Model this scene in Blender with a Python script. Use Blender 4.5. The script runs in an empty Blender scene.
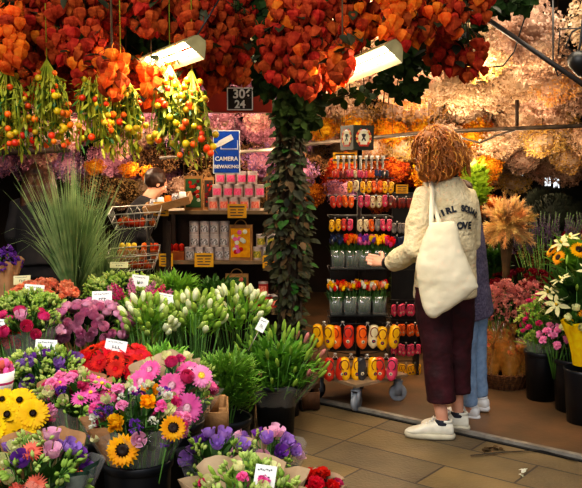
import bpy, math, random
from mathutils import Vector, Matrix, Quaternion
from mathutils.bvhtree import BVHTree
from mathutils import noise as mnoise
random.seed(7)
PI = math.pi
SC = bpy.context.scene
COL = SC.collection
CAMZ = 1.48
TP = 69.0/800.0
PIT = math.atan(TP)
cp, sp = math.cos(PIT), math.sin(PIT)

def at(px, py, Y):
    x = (px-291.0)/800.0; y = -(py-244.0)/800.0
    dx, dy, dz = x, cp + y*sp, -sp + y*cp
    t = Y/dy
    return Vector((dx*t, Y, CAMZ + dz*t))
def U(a, b): return random.uniform(a, b)
def s2l(c):
    return c/12.92 if c <= .04045 else ((c+.055)/1.055)**2.4
def hx(h, k=1.0):
    h = h.lstrip('#')
    return tuple(min(1, s2l(int(h[i:i+2], 16)/255)*k) for i in (0, 2, 4)) + (1,)

# ------------------------------------------------------------------ materials
def mat(name, c1, c2=None, scale=14, rough=.6, metal=0, transl=0, emit=0, alpha=1, bump=0, bscale=60, rnd=.0, spec=.4, coat=0, detail=3):
    m = bpy.data.materials.new(name); m.use_nodes = True
    nt = m.node_tree; nd = nt.nodes; lk = nt.links
    b = nd['Principled BSDF']; out = nd['Material Output']
    b.inputs['Roughness'].default_value = rough
    b.inputs['Metallic'].default_value = metal
    b.inputs['Specular IOR Level'].default_value = spec
    b.inputs['Coat Weight'].default_value = coat
    c1 = hx(c1) if isinstance(c1, str) else c1
    c2 = (hx(c2) if isinstance(c2, str) else c2) if c2 else tuple(v*.75 for v in c1[:3])+(1,)
    tc = nd.new('ShaderNodeTexCoord')
    nz = nd.new('ShaderNodeTexNoise'); nz.inputs['Scale'].default_value = scale; nz.inputs['Detail'].default_value = detail
    lk.new(tc.outputs['Object'], nz.inputs['Vector'])
    rp = nd.new('ShaderNodeValToRGB'); rp.color_ramp.elements[0].position = .35; rp.color_ramp.elements[1].position = .65
    rp.color_ramp.elements[0].color = c1; rp.color_ramp.elements[1].color = c2
    lk.new(nz.outputs['Fac'], rp.inputs['Fac'])
    csock = rp.outputs['Color']
    if rnd:
        oi = nd.new('ShaderNodeObjectInfo'); hs = nd.new('ShaderNodeHueSaturation')
        mr = nd.new('ShaderNodeMapRange'); mr.inputs[3].default_value = 1-rnd; mr.inputs[4].default_value = 1+rnd
        lk.new(oi.outputs['Random'], mr.inputs[0]); lk.new(mr.outputs[0], hs.inputs['Value'])
        mr2 = nd.new('ShaderNodeMapRange'); mr2.inputs[3].default_value = .5-rnd*.06; mr2.inputs[4].default_value = .5+rnd*.06
        mul = nd.new('ShaderNodeMath'); mul.operation = 'MULTIPLY'; mul.inputs[1].default_value = 7.31
        fr = nd.new('ShaderNodeMath'); fr.operation = 'FRACT'
        lk.new(oi.outputs['Random'], mul.inputs[0]); lk.new(mul.outputs[0], fr.inputs[0]); lk.new(fr.outputs[0], mr2.inputs[0]); lk.new(mr2.outputs[0], hs.inputs['Hue'])
        lk.new(csock, hs.inputs['Color']); csock = hs.outputs['Color']
    lk.new(csock, b.inputs['Base Color'])
    if emit:
        b.inputs['Emission Strength'].default_value = emit
        lk.new(csock, b.inputs['Emission Color'])
    if bump:
        n2 = nd.new('ShaderNodeTexNoise'); n2.inputs['Scale'].default_value = bscale; n2.inputs['Detail'].default_value = 4
        lk.new(tc.outputs['Object'], n2.inputs['Vector'])
        bp = nd.new('ShaderNodeBump'); bp.inputs['Strength'].default_value = bump; bp.inputs['Distance'].default_value = .02
        lk.new(n2.outputs['Fac'], bp.inputs['Height']); lk.new(bp.outputs[0], b.inputs['Normal'])
    sh = b.outputs[0]
    if transl:
        tr = nd.new('ShaderNodeBsdfTranslucent'); lk.new(csock, tr.inputs['Color'])
        mx = nd.new('ShaderNodeMixShader'); mx.inputs[0].default_value = transl
        lk.new(sh, mx.inputs[1]); lk.new(tr.outputs[0], mx.inputs[2]); sh = mx.outputs[0]
    if alpha < 1:
        tp = nd.new('ShaderNodeBsdfTransparent'); mx = nd.new('ShaderNodeMixShader'); mx.inputs[0].default_value = alpha
        lk.new(tp.outputs[0], mx.inputs[1]); lk.new(sh, mx.inputs[2]); sh = mx.outputs[0]
    lk.new(sh, out.inputs['Surface'])
    return m

M = {}
def mk(k, *a, **kw): M[k] = mat(k, *a, **kw)
mk('black_plastic', '#0b0d12', '#101319', rough=.4)
mk('black_metal', '#101010', '#1b1a19', rough=.45)
mk('steel', '#a8a196', '#8a8378', rough=.45, metal=.5)
mk('wire', '#c9c4ba', '#a49d92', rough=.35, metal=.6)
mk('kraft', '#b98d63', '#a87c53', rough=.75, bump=.15, transl=.12)
mk('kraft_pale', '#cdb18f', '#bd9f7c', rough=.75, bump=.15, transl=.12)
mk('kraft_bag', '#a87a45', '#94683a', rough=.8, bump=.1)
mk('green_paper', '#2c4a3b', '#24402f', rough=.7)
mk('cellophane', '#d8d6cf', '#c8c4bb', rough=.08, alpha=.20, spec=1, coat=1, bump=.6, bscale=12)
mk('cellophane_dark', '#7d7a84', '#8d8a94', rough=.08, alpha=.35, spec=1, coat=1, bump=.6, bscale=12)
mk('cello_gold', '#dca04a', '#c07e2e', rough=.15, alpha=.45, spec=1, coat=1, bump=.6, bscale=18)
mk('white_card', '#efefea', '#e4e4de', rough=.6)
mk('cream_tag', '#d8d2a4', '#cdc58f', rough=.6)
mk('ink', '#22252b', '#30343c', rough=.6)
mk('yellow_sign', '#e3a811', '#d89c0c', rough=.5)
mk('blue_sign', '#0a48b0', '#0b429f', rough=.4)
mk('white_paint', '#dcdcda', '#cfcfcc', rough=.5)
mk('sign_black', '#18120f', '#221a15', rough=.5)
mk('red_beam', '#a8300f', '#84220a', rough=.6, scale=5)
mk('wood', '#6d4a2c', '#523520', rough=.7, scale=6, bump=.2)
mk('wood_pale', '#a37a4c', '#8a6238', rough=.7, scale=6, bump=.2)
mk('wood_dark', '#38271a', '#28190f', rough=.75, scale=6, bump=.2)
mk('shelf_wood', '#8b7152', '#6f583d', rough=.6, scale=8, bump=.1)
mk('ply', '#9a8268', '#7d6850', rough=.45, scale=5, bump=.05)
mk('caster_grey', '#8f949b', '#7b8087', rough=.5)
mk('caster_dark', '#2b3138', '#22272d', rough=.5)
mk('wall_dark', '#2d1d12', '#1b110a', rough=.9, scale=2)
mk('ceil_dark', '#20160f', '#140d08', rough=.9, scale=3)
mk('wicker', '#70451f', '#4c2c12', rough=.8, scale=40, bump=.8, bscale=90)
# foliage
mk('leaf_mid', '#3d6a24', '#294d18', rough=.5, transl=.25, rnd=.2)
mk('leaf_bright', '#80ae3c', '#5c902a', rough=.5, transl=.3, rnd=.2)
mk('leaf_lime', '#9db83a', '#7c9f2c', rough=.5, transl=.35, rnd=.2)
mk('leaf_dark', '#2c4014', '#1a260a', rough=.75, spec=.15, transl=.15, rnd=.3)
mk('leaf_blue', '#3e6b45', '#2d5236', rough=.55, transl=.2, rnd=.2)
mk('leaf_vine', '#33300f', '#1c220c', rough=.65, transl=.15, rnd=.3)
mk('leaf_brown', '#5a4322', '#3c2c14', rough=.7, transl=.15)
mk('grass', '#a3b67c', '#6f8e56', rough=.5, transl=.25)
mk('stem', '#5d8a36', '#446b26', rough=.5, transl=.1)
mk('stem_lime', '#b7ad34', '#93a02c', rough=.5, transl=.3, rnd=.25)
mk('bark', '#3a2a1a', '#241a10', rough=.9, bump=.6, bscale=25)
mk('box_green', '#2c5420', '#1d3c15', rough=.6, transl=.15)
mk('conifer', '#1b2412', '#10170b', rough=.8)
# petals
def pk(k, a, b=None, tr=.3, rnd=.12, sc=30): mk(k, a, b, scale=sc, rough=.55, transl=tr, rnd=rnd, spec=.2)
pk('p_pink', '#f27bb8', '#e85aa4'); pk('p_pink_light', '#f5a8cc', '#ec86b6'); pk('p_hot', '#e34a86', '#c93270')
pk('p_rose', '#de94b8', '#cc7aa4'); pk('p_rose2', '#eab6cc', '#d898b8'); pk('p_red', '#e21d1a', '#b81010'); pk('p_crimson', '#8e1426', '#5e0c18')
pk('p_yellow', '#f7d40d', '#f0be05'); pk('p_sun', '#f6b90c', '#e99a06'); pk('p_purple', '#8448b0', '#653296'); pk('p_violet', '#a982cc', '#8d62b6')
pk('p_white', '#ebe9dc', '#d9dcc0'); pk('p_cream', '#e6e2ae', '#d0d494'); pk('p_peach', '#f0a27c', '#e2835e'); pk('p_coral', '#ea7d68', '#db5f4e')
pk('p_budgreen', '#a9c35a', '#8bab43'); pk('p_budlime', '#c4d37b', '#a6bd5a'); pk('p_lilybud', '#a9c455', '#86a83c'); pk('p_lilywhite', '#f0f0d2', '#d4e09e')
pk('p_mauve', '#9a5f70', '#7c4658'); pk('p_dusty', '#e0988e', '#c47c74'); pk('p_lav', '#6f5a78', '#54435e'); pk('p_orange', '#f08a1e', '#e06f10')
pk('eye_dark', '#2a160c', '#160b06', tr=0); pk('eye_yellow', '#e8c43c', '#c99d20', tr=0); pk('eye_pink', '#f2c6cf', '#8a3050', tr=0)
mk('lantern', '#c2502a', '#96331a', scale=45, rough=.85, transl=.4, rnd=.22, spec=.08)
mk('lantern_lit', '#f58c34', '#e0661c', scale=45, rough=.85, transl=.5, rnd=.18, spec=.08)  # brighter copy of lantern: lamp glow on the husks painted into the colour
mk('berry_orange', '#f0701a', '#e2540e', rough=.35, rnd=.3); mk('berry_yellow', '#dcb822', '#c7a015', rough=.35, rnd=.3)
def dk(k, a, b, sc=9): mk(k, a, b, scale=sc, rough=.8, transl=.35, rnd=.28, spec=.1)
dk('d_cream', '#d9bfa6', '#b89880'); dk('d_beige', '#c9aa8c', '#a08066'); dk('d_gold', '#dfb872', '#b98c4c'); dk('d_mauve', '#d098aa', '#ac6e82')
dk('d_pinkd', '#bc7e90', '#905c6c'); dk('d_tan', '#b08a5c', '#866440'); dk('d_orange', '#c9751c', '#a04c12'); dk('d_rust', '#a8481c', '#7c2a12'); dk('d_dark', '#4a3420', '#2e2014')
dk('d_pampas', '#eccf96', '#d2a864'); dk('d_purple', '#96709a', '#70506e'); dk('d_yellow', '#d09a24', '#b07a18'); dk('d_blush', '#d4a098', '#b88078')

# ------------------------------------------------------------------ mesh builder
class G:
    def __init__(s): s.v = []; s.f = []; s.m = []
    def add(s, vs, fs, mi=0, T=None):
        o = len(s.v)
        s.v += [tuple(T @ Vector(v)) for v in vs] if T is not None else [tuple(v) for v in vs]
        s.f += [tuple(i+o for i in f) for f in fs]; s.m += [mi]*len(fs)
    def mesh(s, name, mats, smooth=True):
        me = bpy.data.meshes.new(name); me.from_pydata(s.v, [], s.f)
        for k in mats: me.materials.append(M[k] if isinstance(k, str) else k)
        me.polygons.foreach_set('material_index', s.m)
        me.polygons.foreach_set('use_smooth', [smooth]*len(s.f)); me.update()
        return me
    def box(s, c, d, mi=0, T=None, R=None):
        hx_, hy, hz = d[0]/2, d[1]/2, d[2]/2
        vs = [Vector((x*hx_, y*hy, z*hz)) for x in (-1, 1) for y in (-1, 1) for z in (-1, 1)]
        if R is not None: vs = [R @ v for v in vs]
        vs = [v+Vector(c) for v in vs]
        s.add(vs, [(0, 1, 3, 2), (4, 6, 7, 5), (0, 4, 5, 1), (2, 3, 7, 6), (0, 2, 6, 4), (1, 5, 7, 3)], mi, T)
    def tube(s, pts, rad, seg=6, mi=0, T=None, cap=True, flat=1.0):
        pts = [Vector(p) for p in pts]; n = len(pts)
        rad = rad if isinstance(rad, (list, tuple)) else [rad]*n
        vs = []; prev = None
        for i, p in enumerate(pts):
            d = (pts[min(i+1, n-1)]-pts[max(i-1, 0)])
            d = d.normalized() if d.length > 1e-9 else Vector((0, 0, 1))
            if prev is None:
                a = d.orthogonal().normalized()
            else:
                a = prev - d*prev.dot(d)
                a = a.normalized() if a.length > 1e-6 else d.orthogonal().normalized()
            prev = a; b = d.cross(a)
            for k in range(seg):
                t = 2*PI*k/seg
                vs.append(p + a*math.cos(t)*rad[i] + b*math.sin(t)*rad[i]*flat)
        fs = [(i*seg+k, i*seg+(k+1) % seg, (i+1)*seg+(k+1) % seg, (i+1)*seg+k) for i in range(n-1) for k in range(seg)]
        if cap: fs += [tuple(range(seg-1, -1, -1)), tuple((n-1)*seg+k for k in range(seg))]
        s.add(vs, fs, mi, T)
    def lathe(s, prof, seg=16, mi=0, T=None, c=(0, 0, 0), capb=False, capt=False):
        vs = [(c[0]+r*math.cos(2*PI*k/seg), c[1]+r*math.sin(2*PI*k/seg), c[2]+z) for r, z in prof for k in range(seg)]
        n = len(prof)
        fs = [(i*seg+k, i*seg+(k+1) % seg, (i+1)*seg+(k+1) % seg, (i+1)*seg+k) for i in range(n-1) for k in range(seg)]
        if capb: fs.append(tuple(range(seg-1, -1, -1)))
        if capt: fs.append(tuple((n-1)*seg+k for k in range(seg)))
        s.add(vs, fs, mi, T)
    def ball(s, c, r, mi=0, seg=8, rings=5, T=None, sq=(1, 1, 1)):
        prof = [(max(1e-4, math.sin(PI*i/rings)), -math.cos(PI*i/rings)) for i in range(rings+1)]
        vs = [(c[0]+r*sq[0]*pr*math.cos(2*PI*k/seg), c[1]+r*sq[1]*pr*math.sin(2*PI*k/seg), c[2]+r*sq[2]*z) for pr, z in prof for k in range(seg)]
        fs = [(i*seg+k, i*seg+(k+1) % seg, (i+1)*seg+(k+1) % seg, (i+1)*seg+k) for i in range(rings) for k in range(seg)]
        s.add(vs, fs, mi, T)
    def leaf(s, base, d, L, W, mi=0, bend=.3, n=4, up=None, tip=.0, fold=.15):
        base = Vector(base); d = Vector(d).normalized()
        up = Vector(up) if up is not None else Vector((U(-.4, .4), U(-.4, .4), 1))
        side = d.cross(up)
        side = side.normalized() if side.length > 1e-4 else d.orthogonal().normalized()
        nn = side.cross(d).normalized()
        vs = []
        for i in range(n+1):
            t = i/n
            w = W*.5*(math.sin(PI*min(1, t*.94+.06))**.7 if tip == 0 else (math.sin(PI*.5*min(1, t*1.15+.12))**.8)*(1 if t < .99 else .55))
            if tip == 0 and i == n: w = W*.02
            p = base + d*(L*t) - nn*(bend*L*t*t)
            vs += [p - side*w + nn*w*fold, p - nn*w*fold, p + side*w + nn*w*fold]
        fs = []
        for i in range(n):
            a = i*3
            fs += [(a, a+1, a+4, a+3), (a+1, a+2, a+5, a+4)]
        s.add(vs, fs, mi)
    def petal(s, base, d, nrm, L, W, mi=0, bend=.2, n=3, blunt=True):
        base = Vector(base); d = Vector(d).normalized(); nn = Vector(nrm); nn = (nn-d*nn.dot(d)).normalized(); side = d.cross(nn)
        vs = []
        prof = (.45, .85, 1.0, .55) if blunt else (.4, .95, .8, .08)
        for i in range(n+1):
            t = i/n; w = W*.5*prof[min(3, int(t*3+.01))]
            p = base + d*(L*t) + nn*(bend*L*(t*t))
            vs += [p-side*w, p+side*w]
        s.add(vs, [(2*i, 2*i+1, 2*i+3, 2*i+2) for i in range(n)], mi)
    def loft(s, rings, seg=24, mi=0, T=None, ex=1.0):
        # rings: (cx,cy,cz,rx,ry) horizontal ellipses
        vs = []
        for cx, cy, cz, rx, ry in rings:
            for k in range(seg):
                t = 2*PI*k/seg; c_, s_ = math.cos(t), math.sin(t)
                vs.append((cx+rx*math.copysign(abs(c_)**ex, c_), cy+ry*math.copysign(abs(s_)**ex, s_), cz))
        n = len(rings)
        fs = [(i*seg+k, i*seg+(k+1) % seg, (i+1)*seg+(k+1) % seg, (i+1)*seg+k) for i in range(n-1) for k in range(seg)]
        fs += [tuple(range(seg-1, -1, -1)), tuple((n-1)*seg+k for k in range(seg))]
        s.add(vs, fs, mi, T)

def obj(name, me, parent=None, T=None):
    o = bpy.data.objects.new(name, me); COL.objects.link(o)
    if parent is not None: o.parent = parent
    if T is not None: o.matrix_local = T
    return o
def tag(o, label, cat, group=None, kind=None):
    o['label'] = label; o['category'] = cat
    if group: o['group'] = group
    if kind: o['kind'] = kind
    return o
def thing(name, label, cat, loc=(0, 0, 0), rz=0, group=None):
    o = bpy.data.objects.new(name, None); COL.objects.link(o); o.empty_display_size = .1
    o.location = loc; o.rotation_euler = (0, 0, rz)
    return tag(o, label, cat, group)
def struct(name, g, mats, smooth=False, T=None):
    o = obj(name, g.mesh(name, mats, smooth), None, T); o['kind'] = 'structure'; return o
def frame(p, n, roll=0.0, s=1.0):
    q = Vector(n).to_track_quat('Z', 'Y')
    return Matrix.Translation(p) @ q.to_matrix().to_4x4() @ Matrix.Rotation(roll, 4, 'Z') @ Matrix.Scale(s, 4)
def put(proto, parent, T):
    """proto = (name, mesh, [(subname, mesh)])"""
    o = obj(proto[0], proto[1], parent, T)
    for n, me in proto[2]: obj(n, me, o)
    return o
def text_mesh(txt, size, m, extrude=.001, align='CENTER', bold=.0):
    cu = bpy.data.curves.new('t', 'FONT'); cu.body = txt; cu.size = size; cu.extrude = extrude; cu.align_x = align; cu.align_y = 'CENTER'; cu.offset = bold
    o = bpy.data.objects.new('t', cu); COL.objects.link(o); bpy.context.view_layer.update()
    me = bpy.data.meshes.new_from_object(o.evaluated_get(bpy.context.evaluated_depsgraph_get()))
    bpy.data.objects.remove(o); me.materials.clear(); me.materials.append(M[m]); return me
def remesh(g, voxel, mats, name, smooth=2, disp=0, dscale=10):
    me = g.mesh(name, mats); o = bpy.data.objects.new('tmp', me); COL.objects.link(o)
    r = o.modifiers.new('r', 'REMESH'); r.mode = 'VOXEL'; r.voxel_size = voxel; r.use_smooth_shade = True
    if smooth:
        sm = o.modifiers.new('s', 'SMOOTH'); sm.factor = .6; sm.iterations = smooth
    bpy.context.view_layer.update()
    m2 = bpy.data.meshes.new_from_object(o.evaluated_get(bpy.context.evaluated_depsgraph_get()))
    bpy.data.objects.remove(o); m2.name = name
    m2.materials.clear()
    for k in mats: m2.materials.append(M[k])
    m2.polygons.foreach_set('material_index', [0]*len(m2.polygons))
    m2.polygons.foreach_set('use_smooth', [True]*len(m2.polygons))
    if disp:
        for v in m2.vertices:
            v.co += v.normal*disp*mnoise.fractal(v.co*dscale, 1, 2, 3)
    m2.update(); return m2

# ------------------------------------------------------------------ setting
EDGE_A = at(300, 402, 5.22); EDGE_B = at(582, 467, 4.06)
ea = Vector((EDGE_A.x, EDGE_A.y, 0)); eb = Vector((EDGE_B.x, EDGE_B.y, 0))
ed = (eb-ea).normalized(); en = Vector((-ed.y, ed.x, 0))   # points indoors
ang = math.atan2(ed.y, ed.x)
def ground_mat():
    m = bpy.data.materials.new('pavement'); m.use_nodes = True; nt = m.node_tree; nd = nt.nodes; lk = nt.links; b = nd['Principled BSDF']
    tc = nd.new('ShaderNodeTexCoord'); mp = nd.new('ShaderNodeMapping'); mp.inputs['Rotation'].default_value = (0, 0, -ang)
    br = nd.new('ShaderNodeTexBrick'); br.inputs['Scale'].default_value = 1; br.inputs['Brick Width'].default_value = .62; br.inputs['Row Height'].default_value = .3; br.squash = 1.6; br.squash_frequency = 3
    br.inputs['Mortar Size'].default_value = .006; br.inputs['Color1'].default_value = hx('#857048'); br.inputs['Color2'].default_value = hx('#685a44'); br.inputs['Mortar'].default_value = hx('#40352a')
    nz = nd.new('ShaderNodeTexNoise'); nz.inputs['Scale'].default_value = 2.2; nz.inputs['Detail'].default_value = 8
    mx = nd.new('ShaderNodeMix'); mx.data_type = 'RGBA'; mx.blend_type = 'MULTIPLY'; mx.inputs[0].default_value = .85
    rp = nd.new('ShaderNodeValToRGB'); rp.color_ramp.elements[0].position = .3; rp.color_ramp.elements[0].color = (.34, .33, .31, 1); rp.color_ramp.elements[1].position = .7; rp.color_ramp.elements[1].color = (1.05, 1.0, .92, 1)
    lk.new(tc.outputs['Object'], mp.inputs[0]); lk.new(mp.outputs[0], br.inputs[0]); lk.new(tc.outputs['Object'], nz.inputs[0]); lk.new(nz.outputs[0], rp.inputs[0])
    lk.new(br.outputs[0], mx.inputs[6]); lk.new(rp.outputs[0], mx.inputs[7]); lk.new(mx.outputs[2], b.inputs['Base Color'])
    n3 = nd.new('ShaderNodeTexNoise'); n3.inputs['Scale'].default_value = 60; lk.new(tc.outputs['Object'], n3.inputs[0])
    b2 = nd.new('ShaderNodeBump'); b2.inputs['Strength'].default_value = .35; b2.inputs['Distance'].default_value = .01; lk.new(n3.outputs[0], b2.inputs['Height'])
    bp = nd.new('ShaderNodeBump'); bp.inputs['Strength'].default_value = .5; bp.inputs['Distance'].default_value = .01; bp.invert = True
    lk.new(br.outputs['Fac'], bp.inputs['Height']); lk.new(b2.outputs[0], bp.inputs['Normal']); lk.new(bp.outputs[0], b.inputs['Normal']); b.inputs['Roughness'].default_value = .6
    return m
M['pavement'] = ground_mat()
mk('floor_in', '#705236', '#503f2b', rough=.42, scale=3, bump=.06, bscale=40, detail=8)
g = G(); g.add([(-5, -3, 0), (6, -3, 0), (6, 11, 0), (-5, 11, 0)], [(0, 1, 2, 3)]); struct('ground', g, ['pavement'])
g = G(); A = ea-ed*6; B = eb+ed*3
poly = [A, B, B+en*9, A+en*9]
g.add([(p.x, p.y, .003) for p in poly], [(0, 1, 2, 3)]); struct('floor', g, ['floor_in'])
g = G(); L_ = (B-ea).length+.6
c = (ea-ed*.6+B)/2
R = Matrix.Rotation(ang, 3, 'Z')
g.box((c.x, c.y, .013), (L_, .035, .026), 0, R=R); g.box((c.x-en.x*.028, c.y-en.y*.028, .004), (L_, .02, .008), 1, R=R); g.box((c.x+en.x*.03, c.y+en.y*.03, .007), (L_, .02, .012), 0, R=R)
struct('trim_1', g, ['steel', 'black_metal'])
g = G(); g.box((0, 10.1, 1.6), (9, .1, 3.3)); struct('wall_back', g, ['wall_dark'])
g = G(); g.box((-3.9, 7.0, 1.6), (.1, 6.4, 3.3)); struct('wall_left', g, ['wall_dark'])
g = G(); g.box((4.0, 7.0, 1.6), (.1, 6.4, 3.3)); struct('wall_right', g, ['wall_dark'])
g = G(); g.box((0, 6.85, 3.05), (8.1, 6.6, .08)); struct('ceiling', g, ['ceil_dark'])
M['daylight'] = mat('daylight', '#f2f4f2', '#e6eef5', emit=1.6, scale=3)
for i, (x0, x1, y0, y1) in enumerate([(300, 334, 118, 140), (508, 513, 177, 188), (517, 523, 175, 186), (546, 551, 177, 186), (555, 560, 178, 188), (445, 470, 112, 128)]):
    a = at(x0, y0, 10.0); b_ = at(x1, y1, 10.0)
    g = G(); g.box(((a.x+b_.x)/2, 10.03, (a.z+b_.z)/2), (b_.x-a.x, .03, a.z-b_.z)); w = struct('window_%d' % (i+1), g, ['daylight'])

# ------------------------------------------------------------------ flower prototypes
def P(name, g, mats, subs=()): return (name, g.mesh(name, mats), list(subs))
def gerbera(pm, cm, R=.05, n=24, layers=2, cr=.26, name='gerbera_head', blunt=True, wd=.24):
    g = G()
    for l in range(layers):
        for i in range(n):
            t = 2*PI*(i+.5*l)/n + U(-.05, .05); z = .15+.35*l+U(-.05, .1)
            d = Vector((math.cos(t), math.sin(t), z*.6))
            g.petal((math.cos(t)*R*.12, math.sin(t)*R*.12, l*.003), d, (0, 0, 1), R*(1-.16*l)*U(.93, 1.04), R*wd, 0, bend=-.12+U(-.08, .05), blunt=blunt)
    c = G(); c.lathe([(R*cr, 0.002), (R*cr, R*.16), (R*cr*.7, R*.24), (R*cr*.35, R*.20), (.0005, R*.18)], 10)
    if layers > 1:
        for i in range(14):
            t = 2*PI*i/14; c.petal((math.cos(t)*R*cr*.8, math.sin(t)*R*cr*.8, R*.12), (math.cos(t), math.sin(t), .9), (0, 0, 1), R*.2, R*.1, 0)
    return P(name, g, [pm], [('flower_center', c.mesh('flower_center', [cm]))])
def ruffle(pm, R=.03, n=34, name='carnation_head', sub=None):
    g = G()
    for i in range(n):
        z = U(.0, 1); t = i*2.4; r = math.sqrt(max(0, 1-z*z))
        d = Vector((r*math.cos(t), r*math.sin(t), z+.1)).normalized()
        g.petal(d*R*.3, d, Vector((U(-1, 1), U(-1, 1), U(-.3, 1))), R*U(.6, .8), R*U(.5, .8), 0, bend=U(-.5, .5))
    g.ball((0, 0, R*.15), R*.6, 0, 6, 4)
    return P(name, g, [pm])
def rose(pm, R=.03, name='rose_head', rings=((3, .28, .95), (4, .5, .95), (5, .75, .9), (6, .98, .72)), open_=.1):
    g = G()
    for k, (n, rr, hh) in enumerate(rings):
        for i in range(n):
            t0 = 2*PI*(i+.37*k)/n; sp_ = 2*PI/n*(1.0 if len(rings) > 2 else .85); t0 += U(-.1, .1); vs = []
            prof = [(0.2, 0), (rr*.95, .25), (rr*1.02, hh*.7), (rr*.95+open_*rr*.4, hh)]
            for j, (r, z) in enumerate(prof):
                for q in range(4):
                    a = t0+sp_*(q/3-.5)*(.7 if j == 0 else 1); e = (1-abs(q/1.5-1))*.12*(j == 3)
                    vs.append((r*R*math.cos(a), r*R*math.sin(a), (z*1.3+e)*R))
            g.add(vs, [(j*4+q, j*4+q+1, j*4+q+5, j*4+q+4) for j in range(3) for q in range(3)])
    g.ball((0, 0, R*.45), R*.3, 0, 6, 4, sq=(1, 1, 1.6))
    return P(name, g, [pm])
def lily_bud(pm, L=.085, R=.011, name='lily_bud'):
    g = G(); n = 6
    g.lathe([(R*.35, 0), (R*.8, L*.2), (R*1.0, L*.5), (R*.95, L*.7), (R*.5, L*.93), (.0005, L)], 6)
    return P(name, g, [pm])
def bud(pm, L=.03, R=.008, name='flower_bud'):
    g = G(); g.lathe([(R*.3, 0), (R, L*.3), (R*.9, L*.65), (.0005, L)], 6)
    g.tube([(0, 0, 0), (0, 0, -.05)], .0018, 4, 1)
    return P(name, g, [pm, 'stem'])
def budspray(pm, name='bud_spray', n=9, R=.03):
    g = G()
    for i in range(n):
        d = Vector((U(-1, 1), U(-1, 1), U(.2, 1.2))).normalized(); p = d*R*U(.5, 1.1)
        T = frame(p, d)
        g.lathe([(.002, 0), (.0075, .008), (.007, .018), (.0005, .028)], 5, 0, T)
        g.tube([(0, 0, -.03), p], .0015, 3, 1)
    return P(name, g, [pm, 'stem'])
def cluster(pm, n=26, R=.035, s=.012, name='floret_cluster', tall=1):
    g = G()
    for i in range(n):
        d = Vector((U(-1, 1), U(-1, 1), U(-.2, 1))).normalized(); p = Vector((d.x*R, d.y*R, d.z*R*tall))*U(.5, 1)
        for k in range(4):
            q = Vector((U(-1, 1), U(-1, 1), U(-1, 1))).normalized()
            g.petal(p, (d+q*.9), q.cross(d)+Vector((0, 0, .01)), s, s*.8, 0, bend=.2, n=2)
    return P(name, g, [pm])
def spike(pm, L=.12, name='flower_spike', n=40, R=.022):
    g = G(); g.tube([(0, 0, -.02), (0, 0, L)], .002, 4, 1)
    for i in range(n):
        z = L*i/n; t = i*2.4; r = R*(1-.6*(i/n))
        d = Vector((math.cos(t), math.sin(t), .5))
        for k in range(3):
            g.petal(Vector((0, 0, z))+d*r*.4, d+Vector((U(-.6, .6), U(-.6, .6), U(-.5, .5))), (U(-1, 1), U(-1, 1), 1), r*.9, r*.8, 0, n=2)
    return P(name, g, [pm, 'stem'])
F = {}
F['gerb_pink'] = [gerbera('p_pink', 'eye_pink', .05), gerbera('p_pink', 'eye_pink', .046)]
F['gerb_pinkl'] = [gerbera('p_pink_light', 'eye_yellow', .045)]
F['daisy_pink'] = [gerbera('p_pink', 'eye_yellow', .034, 18, 1, .22, 'daisy_head', False, .3)]
F['gerb_yellow'] = [gerbera('p_yellow', 'eye_dark', .054, 26, 2, .17), gerbera('p_yellow', 'eye_dark', .05, 26, 2, .17)]
F['gerb_red'] = [gerbera('p_red', 'eye_dark', .042, 22, 2, .2), gerbera('p_red', 'p_red', .038, 22, 2, .2)]
F['sunflower'] = [gerbera('p_sun', 'eye_dark', .052, 20, 2, .42, 'sunflower_head', False, .42)]
F['gerb_coral'] = [gerbera('p_coral', 'p_coral', .035, 22, 2, .2, 'daisy_head', False)]
F['carn_pink'] = [ruffle('p_pink', .027), ruffle('p_hot', .025)]
F['carn_lpink'] = [ruffle('p_pink_light', .026)]
F['carn_peach'] = [ruffle('p_peach', .03), ruffle('p_peach', .026)]
F['carn_red'] = [ruffle('p_red', .032)]
F['carn_hot'] = [ruffle('p_hot', .025), ruffle('p_hot', .02)]
F['carn_crim'] = [ruffle('p_crimson', .024)]
F['carn_yel'] = [ruffle('p_sun', .035)]
F['carn_coral'] = [ruffle('p_coral', .028)]
F['rose_pink'] = [rose('p_rose', .025), rose('p_rose2', .024), rose('p_rose2', .027)]
F['rose_hot'] = [rose('p_hot', .026)]
F['rose_lpink'] = [rose('p_pink_light', .03)]
F['lis_purple'] = [rose('p_purple', .026, 'lisianthus_head', ((3, .5, .8), (5, .9, 1.0)), .6), rose('p_violet', .026, 'lisianthus_head', ((3, .5, .8), (5, .9, 1.0)), .6)]
F['lis_violet'] = [rose('p_violet', .028, 'lisianthus_head', ((3, .5, .8), (5, .9, 1.0)), .7)]
F['lis_white'] = [rose('p_cream', .024, 'lisianthus_head', ((3, .5, .8), (5, .9, 1.0)), .4)]
F['lis_pink'] = [rose('p_rose2', .028, 'lisianthus_head', ((3, .5, .8), (5, .9, 1.0)), .6)]
F['lily'] = [lily_bud('p_lilybud', .07, .0145), lily_bud('p_lilybud', .06, .013), lily_bud('p_budlime', .07, .014), lily_bud('p_lilywhite', .068, .0155)]
F['lily_pink'] = [lily_bud('p_dusty', .06, .011)]
F['lily_green'] = [lily_bud('p_lilybud', .075, .010), lily_bud('p_lilybud', .06, .009)]
F['lily_open'] = [gerbera('p_cream', 'eye_yellow', .075, 6, 1, .08, 'lily_bloom', False, .42)]
F['bud'] = [bud('p_budgreen'), bud('p_budlime', .026)]
F['spray'] = [budspray('p_budlime'), budspray('p_budgreen')]
F['statice'] = [cluster('p_purple', 24, .03, .012), cluster('p_purple', 24, .026, .012)]
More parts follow.
